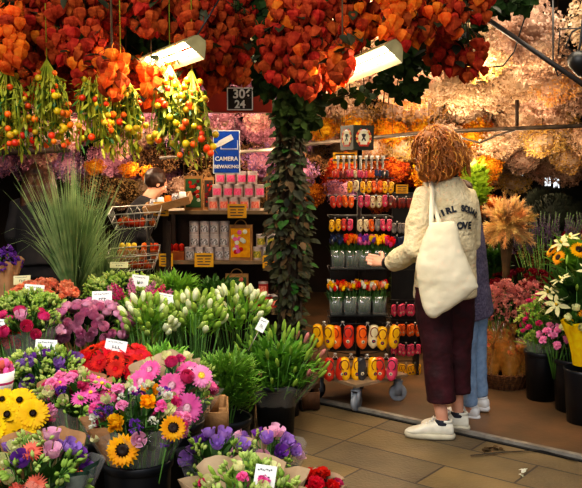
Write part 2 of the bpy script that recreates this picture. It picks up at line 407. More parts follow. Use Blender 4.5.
F['stock'] = [spike('p_hot', .07, n=22), spike('p_rose', .07, n=22)]
F['dusty'] = [spike('p_dusty', .16, n=60, R=.035)]
F['dustyf'] = [cluster('p_dusty', 50, .05, .015, tall=1.5), cluster('p_dusty', 40, .042, .015, tall=1.3)]
F['limefl'] = [cluster('p_budlime', 20, .035, .014, 'floret_cluster'), cluster('p_budgreen', 20, .03, .014)]
F['whitefl'] = [cluster('p_white', 8, .014, .01)]
F['crimfl'] = [cluster('p_crimson', 16, .026, .014)]
F['lavfl'] = [spike('p_lav', .12, n=40, R=.012)]

def dome_pts(n, lo=-.15):
    out = []
    N = int(n/(1-lo)*2)
    for i in range(N):
        z = 1-2*(i+.5)/N
        if z < lo: break
        t = i*2.39996+U(-.25, .25); r = math.sqrt(1-z*z)
        out.append(Vector((r*math.cos(t), r*math.sin(t), z)))
    return out
TOCAM = Vector((0, -1, .25))
BUCKETN = 0
def bucket(x, y, r=.125, h=.33, label='', group=None):
    t = thing('flower_bucket', label, 'bucket', (x, y, 0), U(0, 3), group)
    g = G(); g.lathe([(.001, .004), (r*.78, .004), (r*.8, .0), (r*.97, h-.03), (r*.97, h-.02), (r*.93, h-.02), (r*.76, .012), (.001, .012)], 28)
    obj('bucket_body', g.mesh('bucket_body', ['black_plastic']), t)
    g = G(); g.lathe([(r*.97, h-.035), (r*1.03, h-.03), (r*1.05, h-.005), (r*1.0, h), (r*.95, h-.006), (r*.94, h-.03)], 28)
    obj('rim', g.mesh('rim', ['black_plastic']), t)
    return t
def wrap_mesh(C, r, z0, z1, a0, a1, m, rb=.05, back=.06, ruff=.02, cx=0, cy=0, ry=None, point=0):
    g = G(); n = 40; vs = []; ry = ry or r
    ph = U(0, 6)
    for j in range(5):
        t = j/4
        for i in range(n+1):
            a = a0+(a1-a0)*i/n
            R_ = rb+(1-rb/r)*r*(t**1.35)
            w = (1+ruff/r*math.sin(a*9+ph)*t*t + ruff/r*.6*math.sin(a*17+ph*2)*t*t)
            z = z0+(z1-z0)*t
            if j == 4: z += back*max(0, math.sin(a))+ruff*.7*math.sin(a*7+ph)+ point*abs(math.sin(a*1.5+ph))
            vs.append((C.x*t+cx*(1-t)+R_*w*math.cos(a), C.y*t+cy*(1-t)+R_*w*math.sin(a)*ry/r, z))
    g.add(vs, [(j*(n+1)+i, j*(n+1)+i+1, (j+1)*(n+1)+i+1, (j+1)*(n+1)+i) for j in range(4) for i in range(n)])
    return g.mesh('wrap', [m])
def bunch(name, label, cat, x0, x1, y0, y1, Y, heads, fol=(60, .07, .02, 'leaf_mid'), wraps=(), bk=None, ryk=.9, zb=.06, group=None, lo=-.15, lean=(0, 0), fz=0, upn=.35, stemn=None, deep=.9, heroes=()):
    a = at(x0, (y0+y1)/2, Y); b = at(x1, (y0+y1)/2, Y); top = at((x0+x1)/2, y0, Y); bot = at((x0+x1)/2, y1, Y)
    rx = (b.x-a.x)/2; rz = (top.z-bot.z)*.55; ry = rx*ryk; C = Vector(((a.x+b.x)/2, Y, bot.z+(top.z-bot.z)*.42))
    root = thing(name, label, cat, (C.x-lean[0], Y-lean[1], zb), 0, group)
    c = C-root.location
    tot = sum(h[1] for h in heads); pts = dome_pts(tot, lo); random.shuffle(pts)
    # biggest heads first spread evenly
    i = 0; stems = []; hp = []
    for key, hx_, hy_, hs_ in heroes:
        t_ = max(0, min(1, (y1-hy_)/(y1-y0))); p = at(hx_, hy_, Y-ry*1.0*math.cos(t_*PI*.45))-root.location; dn = (p-c).normalized(); hp.append(p)
        put(F[key][0], root, frame(p, (dn*.45+Vector((0, 0, .3))+TOCAM*.9).normalized(), U(0, 6), hs_)); stems.append(p-dn*.015)
    if hp:
        pts = [d for d in pts if min(((c+Vector((d.x*rx, d.y*ry, d.z*rz)))-q).length for q in hp) > .042]
    for key, n, s in heads:
        for k in range(n):
            if i >= len(pts): break
            d = pts[i]; i += 1
            p = c+Vector((d.x*rx, d.y*ry, d.z*rz))*U(deep, 1.02)
            nn = (d*.8+Vector((0, 0, upn))+TOCAM*.3+Vector((U(-.35, .35), U(-.35, .35), 0))).normalized()
            put(random.choice(F[key]), root, frame(p, nn, U(0, 6.3), s*U(.88, 1.12)))
            stems.append(p-nn*.01)
    if fol:
        g = G()
        if not tot:
            for k in range(7): a_ = k*.9; g.tube([(math.cos(a_)*.02, math.sin(a_)*.02, 0), (c.x+math.cos(a_)*.03, c.y+math.sin(a_)*.03, c.z*.6), (c.x+math.cos(a_)*rx*.5, c.y+math.sin(a_)*ry*.5, c.z+rz*.5)], .004, 5, 1)
        n, L, W, m = fol[:4]; big = fol[4] if len(fol) > 4 else .25
        for k in range(n):
            d = Vector((U(-1, 1), U(-1, 1), U(-.5, 1)))
            if d.length > 1: d.normalize()
            p = c+Vector((d.x*rx, d.y*ry, d.z*rz+fz))*U(.55, .93)
            dd = Vector((d.x+U(-.4, .4), d.y+U(-.4, .4), .7+U(-.2, .6)))
            g.leaf(p-dd.normalized()*L*.5, dd, L*U(.7, 1.25), W*U(.7, 1.2), 0, bend=U(-.1, .5))
        for p in stems[:(stemn or 40)]:
            q = Vector((p.x*.12, p.y*.12, .0)); mid = Vector((p.x*.5, p.y*.5, p.z*.5))
            g.tube([q, mid, p], .003, 4, 1)
        obj('foliage', g.mesh('foliage', [m, 'stem']), root)
    for wdef in wraps:
        m, a0, a1, k, zk, back = wdef[:6]
        pt = wdef[6] if len(wdef) > 6 else 0
        me = wrap_mesh(c, rx*k, max(.02, c.z-rz*2.4, (bk[1]-.2 if bk and bk[1] > .4 else 0)), c.z+rz*zk, a0, a1, m, rb=min(.07, rx*.6), back=back, ry=ry*k, cx=c.x*.5, cy=c.y*.5, point=pt)
        obj({'cellophane': 'cellophane_sleeve', 'cellophane_dark': 'cellophane_sleeve', 'cello_gold': 'cellophane_sleeve'}.get(m, 'paper_wrap'), me, root)
    if bk:
        bucket(root.location.x, root.location.y, bk[0], bk[1], bk[2])
    return root, C, rx, ry, rz

TWO = 2*PI
# back rows, left
bunch('statice_bouquet', 'bouquet of purple statice in a printed sleeve at left picture edge', 'bouquet', -10, 18, 250, 276, 4.6, [('statice', 12, 1.1)], (16, .06, .02, 'leaf_dark'), [('kraft', 0, TWO, 1.15, .2, .03)], (.11, .3, 'black bucket under the purple statice bouquet'))
bunch('carnation_bunch', 'bunch of peach orange carnations beside the tall grass', 'flowers', 12, 77, 282, 304, 4.45, [('carn_peach', 46, 1.05)], (30, .06, .015, 'leaf_mid'), [], (.12, .33, 'black bucket holding the peach carnations'))
bunch('lisianthus_bunch', 'bunch of pale green lisianthus buds in front of the peach carnations', 'flowers', -4, 60, 296, 322, 4.15, [('spray', 60, 1.0)], (50, .06, .014, 'leaf_bright'), [], (.12, .33, 'black bucket under the pale green lisianthus buds'))
bunch('rose_bunch', 'bunch of deep pink roses at the left edge below the green buds', 'flowers', -6, 58, 312, 346, 3.9, [('rose_hot', 10, 1.1), ('lis_pink', 7, 1), ('spray', 6, .9)], (60, .09, .025, 'leaf_mid'), [('cellophane', 0, TWO, 1.02, .3, .02)], (.12, .33, 'black bucket under the deep pink roses'))
bunch('rose_bunch', 'large bunch of mauve pink roses in the middle of the left display', 'flowers', 52, 130, 303, 345, 4.15, [('rose_pink', 95, 1.0)], (70, .09, .03, 'leaf_dark'), [], (.13, .33, 'black bucket under the mauve pink roses'), lo=-.35)
bunch('bud_bunch', 'bunch of lime green buds standing behind the mauve roses', 'flowers', 88, 160, 278, 300, 4.75, [('spray', 60, 1.05)], (60, .06, .014, 'leaf_bright'), [], (.12, .35, 'black bucket under the lime green buds'))
bunch('stock_bunch', 'bunch of pink stock flowers between the roses and the lilies', 'flowers', 108, 166, 290, 318, 4.45, [('stock', 22, 1.1), ('spray', 6, .9)], (40, .08, .02, 'leaf_bright'), [], (.12, .33, 'black bucket under the pink stock'))
bunch('greenery_bunch', 'bushy bunch of fresh green foliage below the shelf', 'greenery', 150, 205, 268, 305, 4.95, [], (420, .07, .016, 'leaf_bright'), [], (.12, .35, 'black bucket under the green foliage left of centre'))
bunch('greenery_bunch', 'darker bunch of green foliage with a thistle by the lower shelf', 'greenery', 188, 246, 272, 312, 5.0, [('dusty', 1, .3)], (420, .07, .016, 'leaf_mid'), [], (.12, .35, 'black bucket under the darker green foliage'))
bunch('lily_bunch', 'bunch of white green lily buds behind the red gerberas', 'flowers', 122, 175, 300, 348, 4.15, [('lily', 62, 1.0)], (70, .10, .026, 'leaf_bright'), [], (.12, .33, 'black bucket under the left lily buds'), upn=.6)
bunch('lily_bunch', 'bunch of white green lily buds in the middle with a price card above', 'flowers', 165, 222, 296, 344, 4.3, [('lily', 66, 1.0)], (70, .10, .026, 'leaf_bright'), [], (.12, .33, 'black bucket under the middle lily buds'), upn=.6)
bunch('lily_bunch', 'bunch of pale lily buds in front of the peach rose bag', 'flowers', 208, 266, 290, 334, 4.6, [('lily', 66, 1.0)], (70, .10, .026, 'leaf_bright'), [], (.12, .33, 'black bucket under the right lily buds'), upn=.6)
bunch('carnation_bunch', 'red carnation bunch cut by the left picture edge', 'flowers', -14, 18, 330, 350, 3.9, [('carn_red', 14, 1.1)], (10, .06, .02, 'leaf_mid'), [], (.1, .33, 'black bucket under the red carnations'))
# middle row
bunch('gerbera_bunch', 'bunch of bright red gerberas with a white price card', 'flowers', 76, 150, 345, 380, 3.6, [('gerb_red', 34, 1.05)], (40, .09, .03, 'leaf_mid'), [], (.13, .33, 'black bucket under the red gerberas'))
bunch('lisianthus_bunch', 'bunch of purple lisianthus with pale buds left of the red gerberas', 'flowers', 8, 84, 352, 396, 3.5, [('lis_purple', 26, .85), ('spray', 46, 1.0)], (80, .08, .02, 'leaf_mid'), [], (.13, .33, 'black bucket under the purple lisianthus'))
bunch('greenery_bunch', 'bunch of fine green foliage behind the pink gerbera bouquet', 'greenery', 128, 196, 340, 385, 3.75, [], (700, .06, .012, 'leaf_bright'), [], (.12, .33, 'black bucket under the fine green foliage'))
bunch('greenery_bunch', 'tall dense green foliage hanging beside the lily bucket', 'greenery', 188, 264, 342, 418, 3.75, [], (1700, .06, .013, 'leaf_bright'), [], (.12, .33, 'black bucket under the dense hanging foliage'), lo=-.7)
bunch('lily_bunch', 'big bunch of green lily buds standing in a black bucket on the pavement', 'flowers', 230, 322, 328, 398, 4.5, [('lily_green', 60, 1.05), ('lily_pink', 8, 1.1)], (520, .11, .026, 'leaf_bright'), [('cellophane', 0, TWO, .9, -.3, .0)], (.125, .30, 'black bucket in the open holding the green lilies'), upn=.9, lo=-.3)
# front row
bunch('gerbera_bunch', 'bunch of yellow gerberas with dark eyes at lower left', 'flowers', -14, 44, 394, 442, 2.85, [('gerb_yellow', 3, .8)], (60, .08, .03, 'leaf_mid'), [], (.11, .33, 'black bucket under the yellow gerberas'), lo=-.35, heroes=[('gerb_yellow', 8, 415, .95), ('gerb_yellow', 33, 414, .95), ('gerb_yellow', 21, 433, 1.0), ('gerb_yellow', -5, 428, .9), ('gerb_yellow', 20, 401, .9), ('gerb_yellow', 3, 400, .8)])
bunch('mixed_bouquet', 'cellophane bouquet of pink daisies and roses left of the sunflowers', 'bouquet', 38, 116, 372, 432, 2.95, [('daisy_pink', 17, 1.05), ('carn_hot', 9, 1), ('lis_white', 9, .85), ('spray', 12, .8), ('statice', 2, .8), ('carn_lpink', 8, 1.1)], (70, .07, .025, 'leaf_mid'), [('cellophane', 0, TWO, 1.12, .15, .03), ('kraft', .25*PI, 1.1*PI, 1.15, .3, .06)], (.12, .5, 'black bucket under the pink daisy bouquet'))
bunch('mixed_bouquet', 'bouquet of large pink gerberas in kraft paper behind the sunflowers', 'bouquet', 132, 214, 356, 424, 3.15, [('gerb_pink', 2, .9), ('rose_hot', 5, 1.1), ('carn_hot', 5, 1), ('lis_white', 9, .9), ('spray', 12, .8)], (70, .08, .03, 'leaf_blue'), [('kraft_pale', .3*PI, .95*PI, 1.05, .55, .03, .03), ('cellophane', 0, TWO, 1.15, .1, .02)], (.12, .5, 'black bucket under the pink gerbera bouquet'), heroes=[('gerb_pink', 187, 408, 1.1), ('gerb_pink', 172, 386, 1.0), ('gerb_pink', 141, 382, .95), ('gerb_pinkl', 201, 376, .95), ('rose_hot', 168, 407, 1.1), ('gerb_pink', 150, 370, .8)])
bunch('mixed_bouquet', 'sunflower bouquet with purple and pink flowers in cellophane', 'bouquet', 90, 184, 384, 458, 2.72, [('carn_yel', 1, .9), ('carn_pink', 12, .95), ('carn_lpink', 11, .95), ('lis_white', 9, .8), ('statice', 8, .7), ('whitefl', 12, 1.1), ('spray', 12, .8)], (80, .08, .03, 'leaf_mid'), [('cellophane', 0, TWO, 1.1, .1, .03), ('kraft', .8*PI, 1.35*PI, 1.06, .15, .03)], (.12, .5, 'black bucket under the sunflower bouquet'), lo=-.25, heroes=[('sunflower', 123, 450, 1.0), ('carn_yel', 116, 423, .9), ('sunflower', 173, 428, .8), ('carn_yel', 148, 402, .8), ('statice', 135, 427, .75), ('lis_pink', 140, 440, .9)])
bunch('mixed_bouquet', 'bouquet of coral daisies and purple lisianthus in the bottom left corner', 'bouquet', -8, 84, 440, 520, 2.35, [('gerb_coral', 4, 1.0), ('carn_coral', 3, 1), ('lis_purple', 8, .95), ('lis_pink', 5, 1), ('lis_white', 6, .9), ('spray', 16, .9)], (90, .08, .025, 'leaf_mid'), [('kraft', .3*PI, 1.15*PI, 1.2, .6, .05), ('green_paper', -.3*PI, .1*PI, 1.15, .45, .02), ('cellophane', -.5*PI, .4*PI, 1.25, .4, .03)], (.12, .3, 'black bucket under the coral daisy bouquet'))
bunch('lisianthus_bouquet', 'wrapped bouquet of violet lisianthus in dark cellophane at bottom centre', 'bouquet', 186, 246, 436, 486, 2.75, [('lis_purple', 9, .95), ('lis_violet', 6, .95), ('spray', 7, .8)], (40, .08, .025, 'leaf_mid'), [('cellophane_dark', 0, TWO, 1.2, .3, .05), ('kraft_pale', .0*PI, .3*PI, 1.0, .75, .0)], (.115, .3, 'black bucket under the violet lisianthus'))
bunch('lisianthus_bouquet', 'bouquet of purple and pink lisianthus in green paper beside the pavement', 'bouquet', 232, 298, 434, 478, 3.0, [('lis_purple', 10, .95), ('lis_pink', 8, 1.1), ('spray', 9, .8)], (40, .08, .025, 'leaf_mid'), [('cellophane', 0, TWO, 1.2, .4, .03), ('green_paper', .95*PI, 1.5*PI, .95, .75, .02), ('kraft_pale', .35*PI, .65*PI, 1.0, .8, .0)], (.115, .3, 'black bucket under the purple and pink lisianthus'))
bunch('mixed_bouquet', 'kraft wrapped bouquet of cream and pink buds at the bottom edge with a card', 'bouquet', 192, 300, 468, 536, 2.45, [('spray', 26, 1.0), ('lis_white', 12, .9), ('carn_pink', 8, .8), ('lily_green', 8, .9)], (60, .08, .025, 'leaf_bright'), [('kraft_pale', 0, TWO, 1.12, .62, .03, .01)], (.12, .3, 'black bucket under the cream bud bouquet'))
bunch('rose_bunch', 'bunch of bright red roses at the bottom edge beside the pavement', 'flowers', 294, 338, 474, 515, 2.75, [('rose_hot', 6, 1), ('carn_red', 10, 1)], (20, .07, .025, 'leaf_mid'), [('kraft_pale', 0, TWO, 1.15, .5, .03)], (.1, .3, 'black bucket under the bright red roses'))
# wrapped pink potted plant left
c = at(4, 378, 3.1)
t = thing('potted_cactus', 'potted pink flowering plant in a white printed wrap at the left edge', 'plant', (c.x-.02, 3.1, c.z-.07))
g = G(); g.lathe([(.045, 0), (.062, .1), (.06, .1), (.043, .004)], 20, capb=True); g.lathe([(.0535, .05), (.0545, .055), (.0555, .06)], 20, 1); obj('paper_wrap', g.mesh('w', ['white_card', 'p_hot']), t)
g = G()
for i in range(26):
    a = U(0, 6.3); r = U(0, .05); g.ball((r*math.cos(a), r*math.sin(a), .1+U(0, .035)), .014, i % 2, 6, 4, sq=(1, 1, 1.5))
obj('blossoms', g.mesh('b', ['p_coral', 'p_pink']), t)
g = G(); g.box((0, 0, 0), (.3, .25, .02)); g.box((-.13, 0, -.2), (.02, .24, .4)); g.box((.13, 0, -.2), (.02, .24, .4))
zs = c.z-.08
g2 = G(); g2.box((0, 0, zs-.01), (.3, .25, .02)); g2.box((-.135, 0, (zs-.02)/2), (.025, .24, zs-.02)); g2.box((.135, 0, (zs-.02)/2), (.025, .24, zs-.02))
t = thing('wooden_stand', 'small wooden stand under the pink potted plant', 'stand', (c.x-.02, 3.1, 0)); obj('stand_frame', g2.mesh('s', ['wood']), t)
# wooden crates beside the pink gerbera bucket
def crate(px, py0, py1, Y, w, label, m='wood_pale'):
    a = at(px, py0, Y); t = thing('wooden_crate', label, 'crate', (a.x, Y, 0), U(-.1, .1)); h = a.z; n = max(3, int(h/.1))
    g = G()
    for sx in (-1, 1):
        for sy in (-1, 1): g.box((sx*(w/2-.02), sy*.1, h/2), (.03, .03, h))
    obj('corner_posts', g.mesh('c', [m]), t)
    for k in range(n):
        z = h*(k+.5)/n
        for sy in (-1, 1):
            g = G(); g.box((0, sy*.123, z), (w, .012, h/n*.82)); obj('slat', g.mesh('s', [m]), t)
        for sx in (-1, 1):
            g = G(); g.box((sx*(w/2+.001), 0, z), (.012, .235, h/n*.82)); obj('slat', g.mesh('s', [m]), t)
crate(214, 402, 440, 3.38, .11, 'pale wooden crate between the bouquets and the lily bucket')
crate(308, 345, 400, 5.05, .12, 'tall brown wooden crate leaning by the trolley', 'wood')

# potted ornamental grasses
def grass(px, pyb, pyt, Y, spread, n, label, m='grass', w=.006, zf=None):
    b = at(px, pyb, Y); tp = at(px, pyt, Y); H = tp.z-b.z
    t = thing('potted_grass', label, 'plant', (b.x, Y, b.z-.02)); g = G()
    for i in range(n):
        a = U(0, TWO); s_ = abs(random.gauss(0, .2)); L = H*U(.55, 1.12); d = Vector((math.cos(a)*s_, math.sin(a)*s_, 1)).normalized()
        drop = U(.0, .9)*(.15+s_*1.6)
        pts = [Vector((math.cos(a)*.03, math.sin(a)*.03, 0))+d*L*k/6+Vector((math.cos(a), math.sin(a), 0))*spread*(k/6)**2*s_*.7-Vector((0, 0, 1))*drop*L*(k/6)**2.6 for k in range(7)]
        side = Vector((-math.sin(a+1), math.cos(a+1), 0)); vs = []
        for k, p in enumerate(pts):
            ww = w*(1-(k/6)**2)*.5+.0004; vs += [p-side*ww, p+side*ww]
        g.add(vs, [(2*k, 2*k+1, 2*k+3, 2*k+2) for k in range(6)])
    o = obj('grass_blades', g.mesh('blades', [m]), t); o['kind'] = 'stuff'
    g = G(); g.lathe([(.001, -.12), (.06, -.12), (.08, 0), (.074, 0), (.07, -.01), (.001, -.012)], 20); obj('pot', g.mesh('pot', ['black_plastic']), t)
    return t, b
t, b = grass(74, 292, 158, 4.75, .22, 560, 'tall fountain of green ornamental grass in a pot at left', w=.008)
g = G(); zz = b.z-.14; g.box((0, 0, zz-.012), (.3, .24, .024)); [g.box((sx*.13, sy*.1, (zz-.02)/2), (.03, .03, zz-.02)) for sx in (-1, 1) for sy in (-1, 1)]
t = thing('wooden_stand', 'wooden stand under the tall ornamental grass', 'stand', (b.x, 4.75, 0)); obj('stand_frame', g.mesh('s', ['wood']), t)
t, b = grass(100, 300, 222, 4.95, .36, 420, 'dark arching ornamental grass right of the tall grass')
t, b = grass(158, 300, 262, 5.1, .25, 160, 'fine dark grass in a pot under the wire baskets')
g = G(); zz = .80
x0 = at(90, 300, 5.05).x; x1 = at(180, 300, 5.05).x
bz = at(108, 300, 4.95).z-.145
g.box(((x0+x1)/2, 5.1, bz), (x1-x0, .35, .02)); [g.box((x, yy, bz/2-.005), (.03, .03, bz-.012)) for x in (x0+.03, x1-.03) for yy in (4.96, 5.24)]
o = obj('wooden_bench', g.mesh('b', ['wood_dark'], False)); tag(o, 'dark wooden bench carrying the two small grass pots', 'bench')

# ------------------------------------------------------------------ right-hand plants
bunch('astilbe_bunch', 'tall bunch of fluffy dusty pink flowers left of the black buckets', 'flowers', 482, 522, 284, 334, 5.74, [('dustyf', 26, 1.0)], (40, .08, .02, 'leaf_dark'), [], (.11, .3, 'black bucket under the fluffy dusty pink flowers'), upn=1.4)
bunch('astilbe_bunch', 'shorter dusty pink flower bunch behind the green alstroemerias', 'flowers', 514, 544, 284, 326, 5.8, [('dustyf', 16, 1.0)], (40, .08, .02, 'leaf_dark'), [], (.11, .3, 'black bucket under the shorter dusty pink bunch'), upn=1.4)
bunch('dahlia_bunch', 'bunch of dark crimson flowers behind the dusty pink bunch', 'flowers', 490, 562, 270, 300, 6.0, [('carn_crim', 40, 1.2), ('crimfl', 14, 1.2)], (40, .08, .03, 'leaf_dark'), [], (.12, .4, 'black bucket under the dark crimson flowers'))
bunch('alstroemeria_bunch', 'bunch of lime and pink alstroemeria in sleeves in a black bucket', 'flowers', 520, 566, 292, 360, 5.2, [('limefl', 22, 1.0), ('carn_hot', 22, .95), ('whitefl', 3, 1)], (90, .1, .02, 'leaf_bright'), [('cellophane', 0, TWO, .8, -.2, 0)], (.115, .33, 'black bucket under the lime and pink alstroemeria'), upn=.8)
bunch('carnation_bunch', 'bunch of light pink carnations in the rightmost black bucket', 'flowers', 540, 572, 324, 352, 4.95, [('carn_lpink', 16, 1.05)], (40, .08, .02, 'leaf_mid'), [], None, zb=.2)
bunch('lily_bouquet', 'big yellow and cream lily bouquet at the right edge', 'bouquet', 545, 612, 258, 345, 4.95, [('lily_open', 9, 1.0), ('lily_green', 6, 1), ('sunflower', 2, .8)], (260, .17, .05, 'leaf_mid'), [], (.15, .34, 'black bucket under the big lily bouquet at right'), upn=.6)
bunch('sunflower_bunch', 'bunch of yellow sunflowers and leaves topmost at the right edge', 'flowers', 552, 610, 232, 276, 5.2, [('sunflower', 9, 1.0), ('carn_yel', 3, 1), ('lily_open', 3, .9)], (120, .17, .05, 'leaf_bright'), [], (.12, .36, 'black bucket under the topmost sunflowers'))
bunch('yellow_bouquet', 'yellow ribboned bouquet wrapped in pale paper at the right edge', 'bouquet', 566, 606, 306, 344, 4.7, [('carn_yel', 5, .9), ('lis_white', 5, 1)], (60, .1, .03, 'leaf_mid'), [('p_yellow', 0, TWO, 1.1, .25, .01)], None, zb=.33)
g = G(); a_ = at(586, 362, 4.7)
t = thing('flower_bucket', 'black bucket under the yellow ribboned bouquet', 'bucket', (a_.x, 4.7, 0)); g = G(); g.lathe([(.001, .0), (.1, 0), (.125, .31), (.13, .33), (.12, .33), (.096, .012), (.001, .012)], 24); obj('bucket_body', g.mesh('b', ['black_plastic']), t)
bunch('lavender_bunch', 'row of dried lavender bundles below the pampas grass', 'dried flowers', 515, 585, 228, 268, 6.4, [('lavfl', 60, 1.3)], (20, .1, .01, 'leaf_brown'), [], (.13, .5, 'black bucket under the dried lavender'), upn=1.5)
bunch('lavender_bunch', 'dried mauve flowers at the right edge behind the sunflowers', 'dried flowers', 560, 620, 224, 262, 6.7, [('crimfl', 30, 1.2), ('lavfl', 20, 1.2)], (20, .1, .01, 'leaf_brown'), [], (.13, .5, 'black bucket under the dried mauve flowers'))
bunch('leafy_plant', 'dense green leafy plant behind the people below the pampas', 'plant', 476, 512, 238, 300, 6.15, [], (1100, .06, .028, 'leaf_mid'), [], (.14, .3, 'black bucket under the dense green leafy plant'), lo=-.8)
bunch('leafy_plant', 'bright yellow green shrub at the far back beyond the woman', 'plant', 458, 490, 156, 212, 7.0, [], (700, .09, .05, 'leaf_lime'), [], None, zb=.004, lo=-.8)
bunch('leafy_plant', 'dark shrub behind the spinning rack', 'plant', 385, 430, 225, 380, 6.6, [('carn_hot', 3, .8)], (900, .08, .035, 'leaf_dark'), [], (.14, .3, 'black bucket under the dark shrub'), lo=-.8)
# pampas
def fluffy(name, label, cat, px, py, Y, r, m, n=90, L=.28, base=None, rr=.02, flat=1):
    C = at(px, py, Y); t = thing(name, label, cat, (C.x, C.y, C.z-r)); c = Vector((0, 0, r*1.0))
    for q in range(n):
        a = U(0, TWO); z = U(-.75, 1); s_ = math.sqrt(1-z*z*.98); d = Vector((s_*math.cos(a), s_*math.sin(a)*flat, z)).normalized()
        g = G(); LL = L*U(.75, 1.05)
        for k in range(110):
            tt = .1+.9*k/110; p = d*LL*tt-Vector((0, 0, .05*LL*tt*tt)); e = Vector((U(-1, 1), U(-1, 1), U(-1, 1))).normalized()
            dd = (d*1.2+e*.9).normalized(); l2 = rr*2.6*U(.6, 1.2)*(1.3-.6*tt)
            sd = dd.cross(e).normalized()*.0035
            g.add([p-sd, p+sd, p+dd*l2], [(0, 1, 2)])
        o = obj('plume', g.mesh('plume', [m]), t, Matrix.Translation(c))
    g = G(); g.lathe([(.02, -r*2.2), (.03, -r), (.05, r*.3)], 10)
    for k in range(12):
        a = U(0, TWO); g.tube([(0, 0, -r*2.5), (math.cos(a)*.05, math.sin(a)*.05, r*.4)], .004, 4)
    obj('stems', g.mesh('stems', ['leaf_brown']), t)
    return C
C = fluffy('pampas_grass', 'golden round bunch of dried pampas grass plumes', 'dried grass', 507, 224, 5.9, .16, 'd_pampas', 98, .225, rr=.024)
g = G(); zt = C.z-.16-.36
g.lathe([(.001, 0), (.09, 0), (.11, .2), (.07, zt), (.08, zt+.06), (.07, zt+.06), (.06, zt), (.001, .01)], 20); o = obj('floor_vase', g.mesh('v', ['wood_dark'])); o.location = (C.x, C.y, 0); tag(o, 'tall dark vase holding the pampas grass', 'vase')
def conifer(px, py, Y, r, label, m='conifer', z=None):
    C = at(px, py, Y); g = G()
    for i in range(2600):
        d = Vector((U(-1, 1), U(-1, 1), U(-1, 1))); d.normalize(); p = Vector((d.x*r*1.25, d.y*r*.8, d.z*r))*U(.75, 1.02)
        dd = (d+Vector((0, 0, .5))).normalized(); sd = dd.orthogonal().normalized()*.006
        g.add([p-sd, p+sd, p+dd*.06], [(0, 1, 2)])
    g.ball((0, 0, 0), r*.8, 0, 16, 10, sq=(1.25, .8, 1))
    t = thing('dried_shrub', label, 'dried plant', (C.x, C.y, 0)); obj('crown', g.mesh('cr', [m]), t, Matrix.Translation((0, 0, C.z)))
    g = G(); g.lathe([(.001, 0), (.14, 0), (.16, .3), (.15, .3), (.13, .02), (.001, .02)], 18); obj('pot', g.mesh('p', ['black_plastic']), t)
    g = G(); g.tube([(0, 0, .02), (0, 0, C.z-.1)], .02, 8); obj('trunk', g.mesh('t', ['bark']), t)
conifer(556, 215, 7.4, .26, 'dark dried evergreen ball behind the pampas grass')
conifer(600, 222, 7.0, .2, 'dark evergreen ball at the right edge')
# wicker basket with gold wrapped plants
a = at(503, 388, 5.55)
t = thing('wicker_basket', 'brown wicker basket on the floor holding gold wrapped plants', 'basket', (a.x, 5.55, 0))
g = G(); 
for k in range(7):
    z = .01+.016*k; r = .15+.006*k
    g.lathe([(r-.006, z-.006), (r+.006, z-.007), (r+.009, z), (r+.006, z+.007), (r-.006, z+.006)], 28)
g.lathe([(.001, .006), (.15, .006)], 28)
for k in range(28):
    b = TWO*k/28; g.tube([(math.cos(b)*.157, math.sin(b)*.157, 0), (math.cos(b)*.2, math.sin(b)*.2, .125)], .005, 4)
obj('weave', g.mesh('w', ['wicker']), t)
g = G(); g.tube([(-.12+.24*k/12, -.02, .1+.36*math.sin(PI*k/12)) for k in range(13)], .008, 6); obj('handle', g.mesh('h', ['wicker']), t)
for k, (dx, dy, dz, s) in enumerate([(-.1, -.05, .12, 1.3), (.02, -.08, .12, 1.35), (.11, -.01, .12, 1.35), (-.03, .06, .17, 1.6)]):
    w = thing('wrapped_plant', ['gold wrapped plant at the left of the wicker basket', 'large gold wrapped plant in front of the wicker basket', 'gold wrapped plant at the right of the wicker basket', 'gold wrapped plant under the basket handle at the rear'][k], 'plant', (a.x+dx, 5.55+dy, dz-.08))
    obj('cellophane_sleeve', wrap_mesh(Vector((0, 0, 0)), .085*s, 0, .2*s, 0, TWO, 'cello_gold', rb=.04, back=.01, ruff=.012), w)
    for q in range(7):
        b = U(0, 6.3); put(F['carn_crim'][0] if q % 2 else F['carn_peach'][1], w, frame((math.cos(b)*.05*s, math.sin(b)*.05*s, .15*s+U(0, .05)), (math.cos(b)*.4, math.sin(b)*.4-.3, 1), 0, .7))
a2 = at(541, 378, 5.5)
bunch('leafy_plant', 'small green plant on the floor beside the wicker basket', 'plant', 526, 548, 352, 388, 5.75, [], (200, .06, .03, 'leaf_mid'), [], None, zb=.0, lo=-.9)

